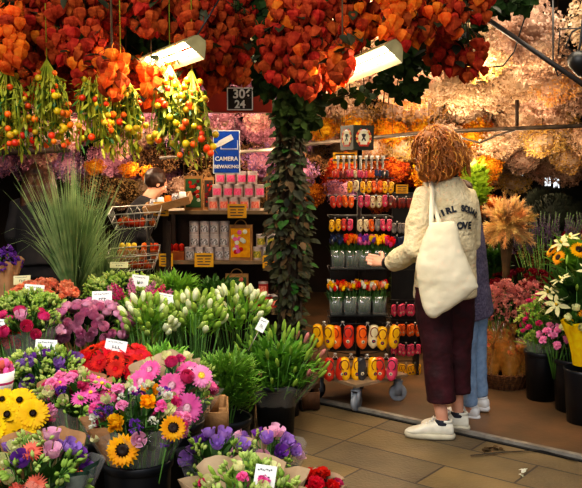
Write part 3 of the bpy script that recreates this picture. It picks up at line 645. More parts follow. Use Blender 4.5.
# ------------------------------------------------------------------ hanging physalis
def lantern_mesh(m):
    g = G(); seg = 10; prof = [(.004, .021), (.015, .0225), (.0255, .015), (.0275, .003), (.0235, -.011), (.014, -.023), (.005, -.033), (.0005, -.039)]
    vs = []
    for r, z in prof:
        for k in range(seg):
            rr = r*(1.12 if k % 2 == 0 else .84); vs.append((rr*math.cos(TWO*k/seg), rr*math.sin(TWO*k/seg), z))
    g.add(vs, [(i*seg+k, (i+1)*seg+k, (i+1)*seg+(k+1) % seg, i*seg+(k+1) % seg) for i in range(len(prof)-1) for k in range(seg)])
    g.tube([(0, 0, .024), (.002, 0, .036), (.008, 0, .045)], .0015, 4)
    return g.mesh('lantern', [m], False)
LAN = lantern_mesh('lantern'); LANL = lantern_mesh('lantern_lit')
def physalis(px, y0, y1, w, Y, lit=0, n=None, label='', leaves=10):
    top = at(px, y0, Y); bot = at(px, y1, Y); W = w/800*Y/2; H = top.z-bot.z
    t = thing('physalis_bunch', label, 'dried flowers', (top.x, Y, top.z+.05), 0, 'physalis bunches hanging under the canopy')
    n = n or int(max(10, w*(y1-y0)/38)); n = min(n, 98)
    g = G(); stems = [(U(-.5, .5)*W, U(-.4, .4)*W) for _ in range(max(2, int(w/9)))]
    for sx, sy in stems: g.tube([(sx*.2, sy*.2, 3.02-top.z-.05), (sx*.6, sy*.6, 0), (sx, sy, -H*U(.5, .85))], .003, 4)
    for i in range(n):
        z = -H*(i+.5)/n*1.0-.05+U(-.02, .02); tt = (i+.5)/n; a = i*2.4+U(-.4, .4)
        rr = W*(1.0 if tt < .75 else 1-.9*(tt-.75)/.25*.6)*U(.5, 1.05)
        p = Vector((rr*math.cos(a), rr*math.sin(a)*.75, z))
        T = Matrix.Translation(p) @ Matrix.Rotation(U(0, 6), 4, 'Z') @ Matrix.Rotation(U(-.7, .7), 4, 'X') @ Matrix.Scale(U(.8, 1.15), 4)
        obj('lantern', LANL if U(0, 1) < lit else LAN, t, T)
        g.tube([p+Vector((0, 0, .04)), (p.x*.3, p.y*.3, z+.07)], .0014, 3)
    for k in range(leaves):
        p = Vector((U(-1, 1)*W, U(-1, 1)*W*.6, -U(0, H))); g.leaf(p, (U(-1, 1), U(-1, .4), U(-.8, .3)), .07, .045, 1)
    obj('stems', g.mesh('stems', ['leaf_brown', 'leaf_vine']), t)
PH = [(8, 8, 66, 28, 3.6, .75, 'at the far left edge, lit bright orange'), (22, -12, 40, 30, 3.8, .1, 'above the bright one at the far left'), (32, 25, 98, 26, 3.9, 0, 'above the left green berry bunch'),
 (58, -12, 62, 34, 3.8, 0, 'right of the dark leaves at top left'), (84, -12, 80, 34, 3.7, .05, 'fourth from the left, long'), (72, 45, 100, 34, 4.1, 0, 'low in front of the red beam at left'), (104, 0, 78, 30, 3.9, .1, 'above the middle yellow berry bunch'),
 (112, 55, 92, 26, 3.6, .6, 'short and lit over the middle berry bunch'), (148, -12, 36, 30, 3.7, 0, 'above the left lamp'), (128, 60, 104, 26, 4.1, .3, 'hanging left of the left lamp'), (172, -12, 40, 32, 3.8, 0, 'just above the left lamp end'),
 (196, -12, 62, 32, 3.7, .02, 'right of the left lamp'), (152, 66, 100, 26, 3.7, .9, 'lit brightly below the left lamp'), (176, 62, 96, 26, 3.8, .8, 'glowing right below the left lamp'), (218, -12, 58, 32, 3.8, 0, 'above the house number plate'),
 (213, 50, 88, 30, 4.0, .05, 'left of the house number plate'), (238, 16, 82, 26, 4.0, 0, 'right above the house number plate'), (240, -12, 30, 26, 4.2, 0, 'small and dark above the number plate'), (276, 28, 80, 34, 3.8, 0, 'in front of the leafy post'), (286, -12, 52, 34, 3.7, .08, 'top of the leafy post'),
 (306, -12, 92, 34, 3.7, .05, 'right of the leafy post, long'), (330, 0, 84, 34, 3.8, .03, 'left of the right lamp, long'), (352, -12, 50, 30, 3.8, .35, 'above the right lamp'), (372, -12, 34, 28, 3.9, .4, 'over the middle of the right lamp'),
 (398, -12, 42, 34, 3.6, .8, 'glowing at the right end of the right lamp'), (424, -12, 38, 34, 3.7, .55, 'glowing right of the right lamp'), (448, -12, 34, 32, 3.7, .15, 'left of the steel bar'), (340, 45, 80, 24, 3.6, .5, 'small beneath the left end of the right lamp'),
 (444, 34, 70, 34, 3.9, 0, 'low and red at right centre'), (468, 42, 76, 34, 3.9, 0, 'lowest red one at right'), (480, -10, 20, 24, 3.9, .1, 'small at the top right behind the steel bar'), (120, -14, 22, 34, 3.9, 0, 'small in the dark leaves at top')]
for i, (px, y0, y1, w, Y, lit, where) in enumerate(PH):
    physalis(px, y0, y1, w, Y, lit, label='orange physalis lantern bunch ' + where)

# green berry brooms
def broom(px, y0, y1, w, Y, label, m=0):
    top = at(px, y0, Y); bot = at(px, y1, Y); H = top.z-bot.z; W = w/800*Y/2
    t = thing('berry_bunch', label, 'dried flowers', (top.x, Y, top.z), 0, 'hanging green bunches with orange berries')
    g = G()
    for i in range(52):
        a = U(0, TWO); r = W*math.sqrt(U(0, 1))*U(.8, 1.2); e = Vector((r*math.cos(a), r*math.sin(a)*.8, -H*U(.55, 1.1)))
        mid = Vector((e.x*.75, e.y*.75, e.z*.35)); g.tube([(0, 0, .04), mid, e], .0028, 4, 0)
        for k in range(8):
            tt = U(.1, 1); p = mid.lerp(e, (tt-.3)/.7); g.leaf(p, (U(-1, 1), U(-1, 1), U(-1.8, .2)), U(.03, .06), .014, 1 if U(0, 1) < .4 else 0, bend=.1)
    g.tube([(0, 0, 3.02-top.z), (0, 0, .0)], .003, 4, 0)
    obj('stems', g.mesh('stems', ['stem_lime', 'leaf_mid']), t)
    bo = G(); bo.ball((0, 0, 0), .0155, 0, 12, 8); by = bo.mesh('berry', ['berry_yellow']); bo = bo.mesh('berry', ['berry_orange'])
    for i in range(48):
        tt = U(.02, 1); a = U(0, TWO); r = W*min(1, tt*1.3+.3)*U(.6, 1.12); obj('berry', bo if U(0, 1) < .6 else by, t, Matrix.Translation((r*math.cos(a), r*math.sin(a)*.8, -H*tt*.98)) @ Matrix.Scale(U(.8, 1.15), 4))
broom(8, 72, 150, 48, 3.7, 'green berry bunch cut by the left picture edge')
broom(47, 68, 148, 44, 3.75, 'green bunch with red berries second from the left')
broom(94, 70, 142, 42, 3.7, 'yellow green berry bunch above the man')
broom(121, 78, 152, 46, 3.75, 'yellow green berry bunch left of the left lamp')
broom(170, 74, 146, 40, 3.7, 'yellow green berry bunch beneath the left lamp')
broom(192, 78, 160, 48, 3.65, 'bright yellow green berry bunch beside the camera sign')

# dark ivy foliage masses
def ivy(px, py, Y, w, h, label, n=150, m='leaf_dark', L=.055):
    C = at(px, py, Y); W = w/800*Y/2; H = h/800*Y/2; g = G()
    for i in range(int(n*1.6)):
        d = Vector((U(-1, 1), U(-1, 1), U(-1, 1))); 
        if d.length > 1: d.normalize()
        p = Vector((d.x*W, d.y*.12, d.z*H)); g.leaf(p, (U(-1, 1), U(-1, .2), U(-1, .3)), L*U(.7, 1.2), L*.75*U(.8, 1.2), 0, up=(U(-.5, .5), -1, U(0, .8)))
    for k in range(4): g.tube([(U(-1, 1)*W*.5, 0, 3.02-C.z), (U(-1, 1)*W*.6, 0, 0), (U(-1, 1)*W, 0, -H)], .004, 4, 1)
    o = obj('ivy_foliage', g.mesh('ivy', [m, 'leaf_brown'])); o.location = C; tag(o, label, 'foliage', 'leafy vines in the canopy')
for px, py, w, h, lab, n in [(48, 55, 46, 60, 'dark vine leaves between the physalis at top left', 130), (118, 30, 50, 70, 'dark vine leaves at the top left of the left lamp', 140), (128, 62, 30, 50, 'dark vine leaves right of the middle berry bunches', 60), (270, 45, 34, 110, 'dark vine leaves hanging left of the leafy post', 220),
    (400, 62, 50, 80, 'dark vine leaves at the right end of the right lamp', 130), (420, 45, 60, 50, 'vine leaves over the dried flowers at right centre', 120), (508, -2, 50, 26, 'vine leaves around the steel bar at top right', 110), (300, 100, 50, 70, 'dark vine leaves atop the leafy post', 200), (222, 4, 60, 30, 'vine leaves above the house number plate', 90), (455, 20, 60, 50, 'vine leaves between the low red physalis', 90), (350, 92, 60, 16, 'few trailing vine leaves below the right lamp', 16), (10, 20, 40, 60, 'dark vine leaves at the far left edge', 90), (75, 25, 70, 60, 'vine leaves behind the fourth physalis bunch', 120), (190, 30, 90, 60, 'vine leaves behind the left lamp', 160), (330, 20, 90, 60, 'vine leaves behind the right lamp', 160)]:
    ivy(px, py, 4.25, w, h, lab, n)

# leafy post
b0 = at(290, 300, 4.85)
t = thing('leafy_post', 'tall post overgrown with dark vine leaves in the centre', 'post', (b0.x, 4.85, 0))
g = G(); g.lathe([(.055, 0), (.05, 1.5), (.05, 2.98)], 14, capb=True); obj('post', g.mesh('post', ['bark']), t)
g = G()
for k in range(6):
    ph = k; g.tube([(math.cos(ph+z*.9)*.075, math.sin(ph+z*.9)*.075, z*.3+.02) for z in range(10)], .008, 5)
for i in range(2000):
    z = .35+2.55*(i/2000)**.85; a = U(0, TWO); r = (.06+.07*abs(math.sin(z*3.1+1))+.06*mnoise.noise(Vector((z*3, a, 0))))*U(.5, 1.0)*(1.5 if z > 1.9 else 1)
    g.leaf((r*math.cos(a), r*math.sin(a), z), (math.cos(a)+U(-.7, .7), math.sin(a)+U(-.7, .7), U(-1.3, .2)), U(.035, .075), U(.02, .045), 1 if U(0, 1) < .72 else (2 if U(0, 1) < .6 else 3), up=(0, -.6, .8))
obj('vine_leaves', g.mesh('vine', ['bark', 'leaf_vine', 'leaf_brown', 'leaf_mid']), t)

# ------------------------------------------------------------------ dried flower ceiling
def dried_proto(mats, R=.17, H=.24, n=1500, s=.0115):
    g = G()
    for i in range(n):
        a = U(0, TWO); z = U(-1, 1); r = math.sqrt(1-z*z)*U(.66, 1.06)
        p = Vector((math.cos(a)*r*R, math.sin(a)*r*R, z*H*.5*U(.85, 1)-.0))
        p += Vector((mnoise.noise(p*14), mnoise.noise(p*14+Vector((5, 0, 0))), mnoise.noise(p*14+Vector((0, 9, 0)))))*.045
        e = Vector((U(-1, 1), U(-1, 1), U(-1, 1))).normalized(); f = e.orthogonal().normalized(); h = e.cross(f)
        q = s*U(.5, 1.1); mi = 0 if U(0, 1) < .7 else (1 if len(mats) > 1 else 0)
        g.add([p+f*q, p+h*q*.8+e*q*.3, p-f*q, p-h*q*.8+e*q*.3], [(0, 1, 2, 3)], mi)
    g.ball((0, 0, 0), .68, 1, 14, 9, sq=(R, R, H*.5))
    return g.mesh('dried_bunch', (mats*2)[:2]+['d_dark'], False)
DP = {}
def dset(k, mats, **kw): DP[k] = [dried_proto(mats, **kw) for _ in range(3)]
dset('cream', ['d_cream', 'd_beige']); dset('beige', ['d_beige', 'd_cream']); dset('gold', ['d_gold', 'd_cream']); dset('mauve', ['d_mauve', 'd_pinkd'])
dset('tan', ['d_tan', 'd_dark']); dset('orange', ['d_orange', 'd_yellow'], R=.15, H=.24); dset('rust', ['d_rust', 'd_orange'], R=.15, H=.2); dset('dark', ['d_dark', 'd_tan']); dset('purple', ['d_purple', 'd_mauve']); dset('blush', ['d_blush', 'd_cream'], R=.12, H=.24)
HANG = G(); HANG.tube([(0, 0, 0), (0, 0, 1)], .003, 4); HANG = HANG.mesh('hanging_string', ['leaf_brown'])
NAMES = {'cream': 'cream brown dried hydrangea bunch', 'beige': 'beige dried flower bunch', 'gold': 'golden lit dried flower bunch', 'mauve': 'mauve pink dried flower bunch', 'tan': 'tan dried flower bunch', 'orange': 'orange yellow dried flower bunch', 'rust': 'rust red dried flower bunch', 'dark': 'dark brown dried flower bunch', 'purple': 'purple dried statice bunch', 'blush': 'pale blush dried flower bunch'}  # gold: golden flowers at the back, lamplight painted into cream ones overhead
def dried(kind, x, y, z, s=1.0, where='hanging from the ceiling grid'):
    t = obj('dried_flower_bunch', random.choice(DP[kind])); t.location = (x, y, z); t.rotation_euler = (U(-.2, .2), U(-.2, .2), U(0, 6)); t.scale = (s*U(.9, 1.1), s*U(.9, 1.1), s*U(.9, 1.15))
    hs = obj('hanging_string', HANG, t) if z > .9 else None
    if hs is not None:
        t.rotation_euler = (0, 0, t.rotation_euler.z); hs.scale = (1, 1, (3.0-z)/t.scale.z)
    tag(t, NAMES[kind]+' '+where, 'dried flowers', NAMES[kind]+'es '+where)
def dfield(x0, x1, y0, y1, Yn, Yf, kinds, step, where, s=1.0, jit=.3, rows=None):
    """hang bunches on a rack that fills the given view band between two depths"""
    rows = rows or max(1, int((Yf-Yn)/.38)+1)
    for r in range(rows):
        f = r/max(1, rows-1); Y = Yn+(Yf-Yn)*f; py = y0+(y1-y0)*f
        a = at(x0, py, Y); b = at(x1, py, Y); n = max(1, int((b.x-a.x)/(step)))
        for i in range(n+1):
            dried(random.choice(kinds), a.x+(b.x-a.x)*(i+U(-jit, jit))/max(1, n), Y+U(-.1, .1), a.z+U(-.05, .05), s, where)
# right half: overhead rows receding
dfield(305, 600, 22, 165, 4.8, 9.0, ['cream', 'beige', 'cream', 'cream', 'gold'], .36, 'hanging over the right aisle', 1.35, rows=9)
dfield(440, 600, 140, 178, 7.2, 9.0, ['cream', 'beige', 'gold'], .36, 'above the far right plants', 1.1, rows=3)
dfield(-10, 300, 98, 146, 6.0, 8.4, ['mauve', 'mauve', 'purple', 'blush'], .36, 'hanging at the left back', 1.2, rows=5)
dfield(60, 130, 124, 140, 5.6, 5.9, ['blush', 'mauve'], .3, 'hanging near the man', 1, rows=2)
dfield(-10, 300, 160, 176, 7.8, 8.6, ['mauve', 'purple', 'tan'], .42, 'low at the left back', 1.2, rows=2)
dfield(90, 215, 188, 200, 8.0, 8.4, ['tan', 'beige', 'tan'], .3, 'standing behind the man', 1, rows=2)
dfield(250, 300, 165, 200, 7.0, 7.4, ['purple', 'tan'], .3, 'behind the leafy post', 1, rows=2)
dfield(322, 480, 132, 130, 7.3, 7.6, ['orange', 'blush', 'orange'], .26, 'along the back rail', .95, rows=2)
dfield(372, 480, 151, 153, 7.4, 7.8, ['orange', 'gold'], .26, 'in the second row behind the woman', .95, rows=2)
dfield(340, 480, 173, 176, 7.2, 7.6, ['rust', 'rust', 'orange'], .24, 'in the low row behind the rack', .95, rows=2)
dfield(300, 345, 172, 190, 6.6, 7.0, ['purple', 'rust'], .25, 'between the post and the rack', .95, rows=2)
dfield(385, 480, 205, 215, 7.8, 8.0, ['rust', 'tan'], .32, 'in the dark behind the rack', 1.1, rows=1)
dfield(500, 600, 250, 262, 7.6, 8.0, ['dark', 'tan'], .36, 'low behind the right plants', 1.2, rows=1)
dfield(100, 150, 168, 168, 6.9, 7.0, ['rust', 'orange'], .2, 'above the terracotta pots', .6, rows=1)

# ------------------------------------------------------------------ beams, bars, lamps
a = at(54, 103, 4.6); b = at(272, 103, 4.6); zc = (at(0, 92, 4.6).z+at(0, 113, 4.6).z)/2; hh = at(0, 92, 4.6).z-at(0, 113, 4.6).z
g = G(); g.box(((a.x+b.x)/2, 4.6, zc), (b.x-a.x, .04, hh)); g.box(((a.x+b.x)/2, 4.575, zc-hh/2+.008), (b.x-a.x, .02, .016)); o = struct('trim_2', g, ['red_beam'])
c = at(240, 99, 4.56)
t = thing('number_plate', 'black house number plate with white figures on the red beam', 'sign', c)
g = G(); g.box((0, .0, 0), (.15, .012, .13)); obj('plate', g.mesh('pl', ['sign_black'], False), t)
g = G()
for sx in (-1, 1): g.box((sx*.07, -.008, 0), (.006, .004, .124))
for sz in (-1, 1): g.box((0, -.008, sz*.06), (.134, .004, .006))
obj('border', g.mesh('bd', ['white_paint'], False), t)
obj('lettering', text_mesh('306', .07, 'white_paint', bold=.002), t, Matrix.Translation((.012, -.009, .026)) @ Matrix.Rotation(PI/2, 4, 'X'))
obj('lettering', text_mesh('24', .06, 'white_paint', bold=.002), t, Matrix.Translation((.0, -.009, -.032)) @ Matrix.Rotation(PI/2, 4, 'X'))
def bar(name, pts, r, m, label, cat='rail', seg=8, flat=1.0):
    g = G(); g.tube(pts, r, seg, 0); o = obj(name, g.mesh(name, [m])); tag(o, label, cat); return o
mk('bar_dark', '#3d3631', '#2b2622', rough=.5, metal=.4); mk('bar_grey', '#6a5e52', '#4f453c', rough=.5, metal=.3)
bar('steel_bar', [at(474, 10, 4.3), at(600, 96, 4.0)], .013, 'bar_dark', 'dark steel bar running diagonally under the ceiling at top right')
bar('ceiling_rail', [at(300, 145, 6.6), at(430, 132, 6.4), at(600, 125, 6.1)], .016, 'bar_grey', 'grey horizontal rail above the pampas grass')
bar('ceiling_rail', [at(160, 158, 6.4), at(290, 148, 6.3)], .014, 'bar_grey', 'grey rail behind the camera sign')
bar('ceiling_rail', [at(-10, 152, 5.7), at(70, 148, 5.7)], .03, 'wood_dark', 'thick dark beam over the ornamental grass')
bar('upright_pole', [at(517, 100, 6.2), at(517, 126, 6.2)], .014, 'wood_dark', 'short dark upright above the grey rail at right', 'pole')
o = bar('upright_pole', [Vector((at(486, 165, 7.6).x, 7.6, 0)), at(486, 120, 7.6)], .016, 'wood_dark', 'reddish brown pole behind the pampas grass', 'pole')
bar('hanging_cable', [at(553, -10, 4.4), at(553, 62, 4.4), at(558, 76, 4.4), at(566, 70, 4.4)], .005, 'black_metal', 'black cable hanging beside the spotlight', 'cable')
bar('hanging_cable', [at(533, -8, 4.4), at(524, 20, 4.4), at(514, 52, 4.4), at(503, 66, 4.4), at(482, 68, 4.4), at(465, 58, 4.4)], .004, 'black_metal', 'thin black cable swinging across the dried flowers', 'cable')
bar('hanging_cable', [at(590, 28, 4.3), at(560, 29, 4.3), at(558, 56, 4.3), at(572, 56, 4.3)], .004, 'black_metal', 'square looped black cable left of the spotlight', 'cable')
bar('hanging_cable', [at(590, 22, 4.3), at(572, 32, 4.3), at(566, 46, 4.3), at(576, 54, 4.3)], .005, 'black_metal', 'curved black cable entering the spotlight', 'cable')
bar('hanging_cable', [at(462, 138, 6.2), at(480, 143, 6.2), at(495, 136, 6.2), at(515, 130, 6.2)], .008, 'bar_grey', 'slack grey cable under the grey rail', 'cable')
c = at(580, 62, 4.2)
t = thing('spotlight', 'black round spotlight at the right picture edge', 'lamp', c)
g = G(); T = Matrix.Rotation(-1.2, 4, 'Y') @ Matrix.Rotation(.4, 4, 'X'); g.lathe([(.001, .06), (.03, .06), (.05, .03), (.065, -.03), (.068, -.05), (.062, -.05), (.05, -.02), (.001, -.01)], 20, 0, T); obj('lamp_housing', g.mesh('h', ['black_metal']), t)
g = G(); g.tube([(-.02, 0, .0), (0, 0, .1), (.05, 0, 3.02-c.z)], .006, 6); obj('bracket', g.mesh('b', ['black_metal']), t)
# tube lamps
M['tube_glow'] = mat('tube_glow', '#fff4dc', '#ffeecb', emit=11, scale=2)
M['reflector'] = mat('reflector', '#a89a68', '#8a7c50', rough=.35, spec=.6)
def tube_lamp(p0, p1, label, e):
    a = p0; b = p1; d = (b-a); L = d.length; mid = (a+b)/2
    q = d.to_track_quat('X', 'Z').to_matrix().to_4x4()
    t = thing('tube_lamp', label, 'lamp', (0, 0, 0)); t.matrix_world = Matrix.Translation(mid) @ q @ Matrix.Rotation(-.6, 4, 'X')
    g = G(); w = .06
    prof = [(-w, -.035), (-w*.55, .02), (-.02, .035), (.02, .035), (w*.55, .02), (w, -.035)]
    vs = [(sx*L/2, y, z) for sx in (-1, 1) for y, z in prof] + [(sx*L/2, y, z+.003) for sx in (-1, 1) for y, z in prof]
    n = 6; fs = [(k, k+1, n+k+1, n+k) for k in range(n-1)]+[(12+k, 12+n+k, 12+n+k+1, 12+k+1) for k in range(n-1)]
    fs += [(0, 1, 2, 3, 4, 5), (6, 11, 10, 9, 8, 7)]
    g.add(vs, fs); obj('reflector_housing', g.mesh('rf', ['reflector'], False), t)
    g = G()
    for yy in (-.02, .02): g.tube([(-L*.47, yy, -.005), (L*.47, yy, -.005)], .012, 10)
    obj('light_tube', g.mesh('tb', ['tube_glow']), t)
    g = G()
    for sx in (-.35, .35): g.tube([(sx*L, 0, .03), (sx*L, 0, .35)], .004, 5)
    obj('hanger', g.mesh('hg', ['black_metal']), t)
    ld = bpy.data.lights.new('tube_light', 'AREA'); ld.shape = 'RECTANGLE'; ld.size = L*.9; ld.size_y = .08; ld.energy = e; ld.color = (1, .86, .62)
    lo = obj('tube_light', ld, t, Matrix.Translation((0, 0, -.05)))
tube_lamp(at(150, 62, 3.9), at(198, 44, 3.5), 'white glowing tube lamp on the left among the physalis', 14)
tube_lamp(at(334, 74, 3.95), at(396, 48, 3.55), 'white glowing tube lamp on the right among the physalis', 14)

# ------------------------------------------------------------------ signs and cards
def panel_sign(name, label, px, py, Y, wpx, hpx, m, marks, roll=0, cat='price sign', yaw=0, tilt=0, edge=None):
    c = at(px, py, Y); w = wpx/800*Y; h = hpx/800*Y
    t = thing(name, label, cat, c); t.rotation_euler = (tilt, roll, yaw)
    g = G(); g.box((0, 0, 0), (w, .004, h)); obj('card', g.mesh('card', [m], False), t)
    g = G()
    for (x0, x1, z, th) in marks: g.box((w*(x0+x1)/2, -.0026, h*z), (w*(x1-x0), .0008, h*th))
    obj('writing', g.mesh('writing', ['ink'], False), t)
    return t, w, h
def handw():
    out = []
    x = -.38
    while x < .3: 
        l = U(.03, .09); out.append((x, x+l, .3+U(-.03, .03), .05)); x += l+.03
    x = -.15
    for k in range(3): out.append((x, x+.03, -.1, .24)); out.append((x+.02, x+.10, U(-.2, .05), .05)); x += .13
    return out
def price_card(label, px, py, Y, w=20, h=13, roll=.08, m='white_card', stick=.12):
    t, W, H = panel_sign('price_card', label, px, py, Y, w, h, m, handw(), roll, 'price card', 0, -.25)
    g = G(); g.tube([(0, .004, -H/2+.01), (0, .01, -H/2-stick)], .0025, 5); obj('holder_stick', g.mesh('st', ['wire']), t)
price_card('white price card standing in the peach carnations', 34, 291, 4.3)
price_card('white price card above the mauve roses', 102, 298, 4.2, 20, 14, -.03)
price_card('white price card behind the pink stock', 140, 281, 4.6, 17, 12, .12)
price_card('white price card in the middle lily buds', 165, 299, 4.25, 18, 11, .2)
price_card('white price card in front of the deep pink roses', 46, 347, 3.55, 22, 15, .05)
price_card('white price card above the red gerberas', 116, 346, 3.55, 22, 12, .18)
price_card('white price card cut by the left picture edge', -1, 325, 3.8, 12, 12, .05)
price_card('folded white price card by the right lily buds', 262, 325, 4.35, 9, 14, .5)
price_card('large handwritten white card in the cream bud bouquet', 265, 477, 2.4, 22, 24, .15)
price_card('cream price tag at the purple statice bouquet', 22, 280, 4.5, 17, 9, -.05, 'cream_tag')
price_card('cream price tag hanging on the lower wire basket', 119, 265, 4.85, 18, 6, .0, 'cream_tag', .02)
pm_ = [(-.4, .4, .3, .1), (-.35, -.05, .08, .07), (.05, .35, .08, .07), (-.35, -.05, -.12, .07), (.05, .35, -.12, .07), (-.35, .3, -.32, .07)]

# ------------------------------------------------------------------ shelf unit
YS = 5.5
xL = at(165, 212, YS).x; xR = at(296, 212, YS).x; xLL = at(100, 262, YS).x
z1 = at(0, 210, YS).z; z2 = at(0, 259, YS).z; z3 = at(0, 306, YS).z
def shelf_unit():
    t = thing('shelf_unit', 'wooden shelf rack with cans and bags left of the leafy post', 'shelf', ((xL+xR)/2, YS, 0)); ox = (xL+xR)/2
    for z, x0 in ((z1, xL), (z2, xL-.0), (z3, xL), (.12, xL)):
        g = G(); g.box(((x0+xR)/2-ox, .1, z-.012), (xR-x0, .42, .024)); obj('shelf_board', g.mesh('sb', ['shelf_wood'], False), t)
    for x in (xL+.015, xR-.015):
        g = G()
        for y in (-.1, .3): g.box((x-ox, y, (z1+.0)/2), (.03, .025, z1))
        obj('side_frame', g.mesh('sf', ['wood_dark'], False), t)
    g = G(); g.box(((xL+xR)/2-ox, .325, z1*.5), (xR-xL, .012, z1)); obj('back_panel', g.mesh('bp', ['wood_dark'], False), t)
shelf_unit()
g = G(); g.box(((xLL+xL)/2-.0, YS+.12, z2-.012), (xL-xLL-.03, .3, .024)); [g.box((x, YS+yy, (z2-.024)/2), (.03, .03, z2-.024)) for x in (xLL+.03, xL-.05) for yy in (0, .24)]
o = obj('side_table', g.mesh('st', ['wood'], False)); tag(o, 'narrow wooden table left of the shelf rack', 'table')
# cans
mk('can_cap', '#b8a8a6', '#a59694', rough=.3, spec=.6)
mk('can_pink', '#d93a6c', '#c22a58', rough=.35, scale=60); mk('can_red', '#cf3a34', '#a92420', rough=.35, scale=60); mk('can_white', '#c8b4ae', '#b29e98', rough=.35, scale=60); mk('can_yel', '#cda12e', '#b08520', rough=.35, scale=60); mk('can_pict_dark', '#2b1e1e', '#e6dede', rough=.4, scale=90); mk('can_pict_pink', '#f06a9a', '#e0406a', rough=.4, scale=90); mk('can_pict_red', '#e8503a', '#f0a890', rough=.4, scale=90); mk('can_pict_green', '#4a6a2c', '#e0c040', rough=.4, scale=90)
def can_proto(body, pict):
    r, h = .034, .088
    b = G(); b.lathe([(.001, 0), (r*.96, 0), (r, .004), (r, h-.014)], 18); 
    # picture on the front
    vs = []
    for j in range(5):
        for i in range(7):
            a = -PI/2+(i/6-.5)*1.7; vs.append(((r+.0006)*math.cos(a), (r+.0006)*math.sin(a), .016+.045*j/4))
    p = G(); p.add(vs, [(j*7+i, j*7+i+1, j*7+i+8, j*7+i+7) for j in range(4) for i in range(6)])
    c = G(); c.lathe([(r, h-.014), (r*1.02, h-.013), (r*1.02, h-.002), (r*.97, h), (.001, h-.001)], 18)
    return (b.mesh('can_body', [body]), p.mesh('label_picture', [pict]), c.mesh('lid', ['can_cap']))
CP = {k: can_proto(*v) for k, v in {'pink': ('can_white', 'can_pict_pink'), 'red': ('can_white', 'can_pict_red'), 'dark': ('can_white', 'can_pict_dark'), 'yel': ('can_white', 'can_pict_green'), 'deepred': ('can_red', 'can_pict_red')}.items()}
def can(kind, px, z, Y, label, group):
    t = thing('flower_can', label, 'can', (at(px, 200, Y).x, Y, z), U(-.3, .3), group)
    for nme, me in zip(('can_body', 'label_picture', 'lid'), CP[kind]): obj(nme, me, t)
yc = YS-.04
CL = [('pink', [220, 230.5, 241, 252], 2, 'in the top row of the pink can stack'), ('pink', [217, 227.5, 238, 248.5, 259], 1, 'in the second row of the pink can stack'), ('red', [213, 223.5, 234, 244.5, 255, 262.8], 0, 'in the bottom row of the pink can stack')]
for kind, xs, lv, lab in CL:
    for px in xs[:5]: can(kind, px+(.5 if lv else 0), z1+.0885*lv, yc, 'bulb can with %s picture %s' % (kind if kind != 'red' else 'red flower', lab), 'cans '+lab)
for lv, xs in ((0, [189, 199, 209, 219, 228]), (1, [194, 204.5, 214.5, 224.5]), (2, [194, 204.5, 214.5, 224.5])):
    lab = ['bottom', 'middle', 'top'][lv]+' row of the black and white can stack'
    for px in xs: can('dark', px, z2+.0885*lv, yc, 'white can with black picture in the '+lab, 'cans in the '+lab)
for lv, xs in ((0, [257, 267, 276.5, 286]), (1, [261, 271])):
    lab = ['bottom', 'top'][lv]+' row right of the tulip bag'
    for px in xs: can('yel', px, z2+.0885*lv, yc, 'white can with yellow picture in the '+lab, 'cans in the '+lab)
for lv, xs in ((0, [255, 265, 275]), (1, [263])):
    for px in xs: can('deepred', px, z3+.0885*lv, yc, 'red can on the lowest shelf, '+('front row' if lv == 0 else 'single one on top'), 'red cans on the lowest shelf '+('row' if lv == 0 else 'top'))
# paper bags with picture panel
mk('pict_leaf', '#2f5a2a', '#24481f'); mk('pict_dark', '#2b211c', '#40302a')
def paper_bag(label, px0, px1, py0, zb, Y, colors, bg, handle=True, m='kraft_bag'):
    a = at(px0, py0, Y); b = at(px1, py0, Y); w = b.x-a.x; h = a.z-zb
    t = thing('paper_bag', label, 'bag', ((a.x+b.x)/2, Y, zb), U(-.08, .08))
    g = G(); hb = h*(.86 if handle else 1); d = .07
    g.loft([(0, 0, 0, w/2, d/2), (0, 0, hb*.5, w/2*.99, d/2*.9), (0, 0, hb, w/2*.97, d/2*.55)], 16, ex=.25); obj('bag_body', g.mesh('bb', [m], False), t)
    if handle:
        g = G(); g.tube([(w*.25*math.cos(PI*k/10)*-1, -d*.25, hb-.01+h*.16*math.sin(PI*k/10)) for k in range(11)], .004, 5); obj('handle', g.mesh('hd', [m]), t)
    g = G(); sl = .05*.0
    T = Matrix.Translation((0, -d/2-.003, hb*.5)) @ Matrix.Rotation(-.0, 4, 'X')
    g.box((0, 0, 0), (w*.8, .003, hb*.82), 0, T)
    random_s = [(U(-.3, .3)*w, U(-.3, .36)*hb, random.randrange(len(colors))) for _ in range(16)]
    for k, (x, z, ci) in enumerate(random_s):
        g.lathe([(.001, .0012), (w*.085, .0010), (w*.1, 0)], 8, 1+ci, T @ Matrix.Translation((x, -.002-.0002*k, z)) @ Matrix.Rotation(PI/2, 4, 'X'))
    obj('printed_picture', g.mesh('pp', [bg]+colors, False), t)
paper_bag('kraft paper bag with red and white tulips printed, beside the wood tray', 184, 203, 170, z1, YS-.03, ['p_red', 'p_white', 'p_crimson'], 'pict_leaf')
paper_bag('kraft paper bag with dark red tulips behind the tulip bag', 203.5, 214, 172, z1, YS+.08, ['p_crimson', 'p_red'], 'pict_dark')
paper_bag('dark printed kraft bag at the right end of the top shelf', 266, 284, 168, z1, YS+.04, ['pict_leaf', 'd_tan'], 'pict_dark')
paper_bag('bright bag with red and yellow tulips in the middle of the shelf', 229, 253, 219, z2, YS-.06, ['p_red', 'p_yellow', 'p_white', 'p_pink'], 'p_sun')
paper_bag('bag printed with peach roses on the lowest shelf', 225, 249, 268, z3-.03+.03, YS-.06, ['p_peach', 'p_coral', 'p_rose2'], 'pict_leaf')
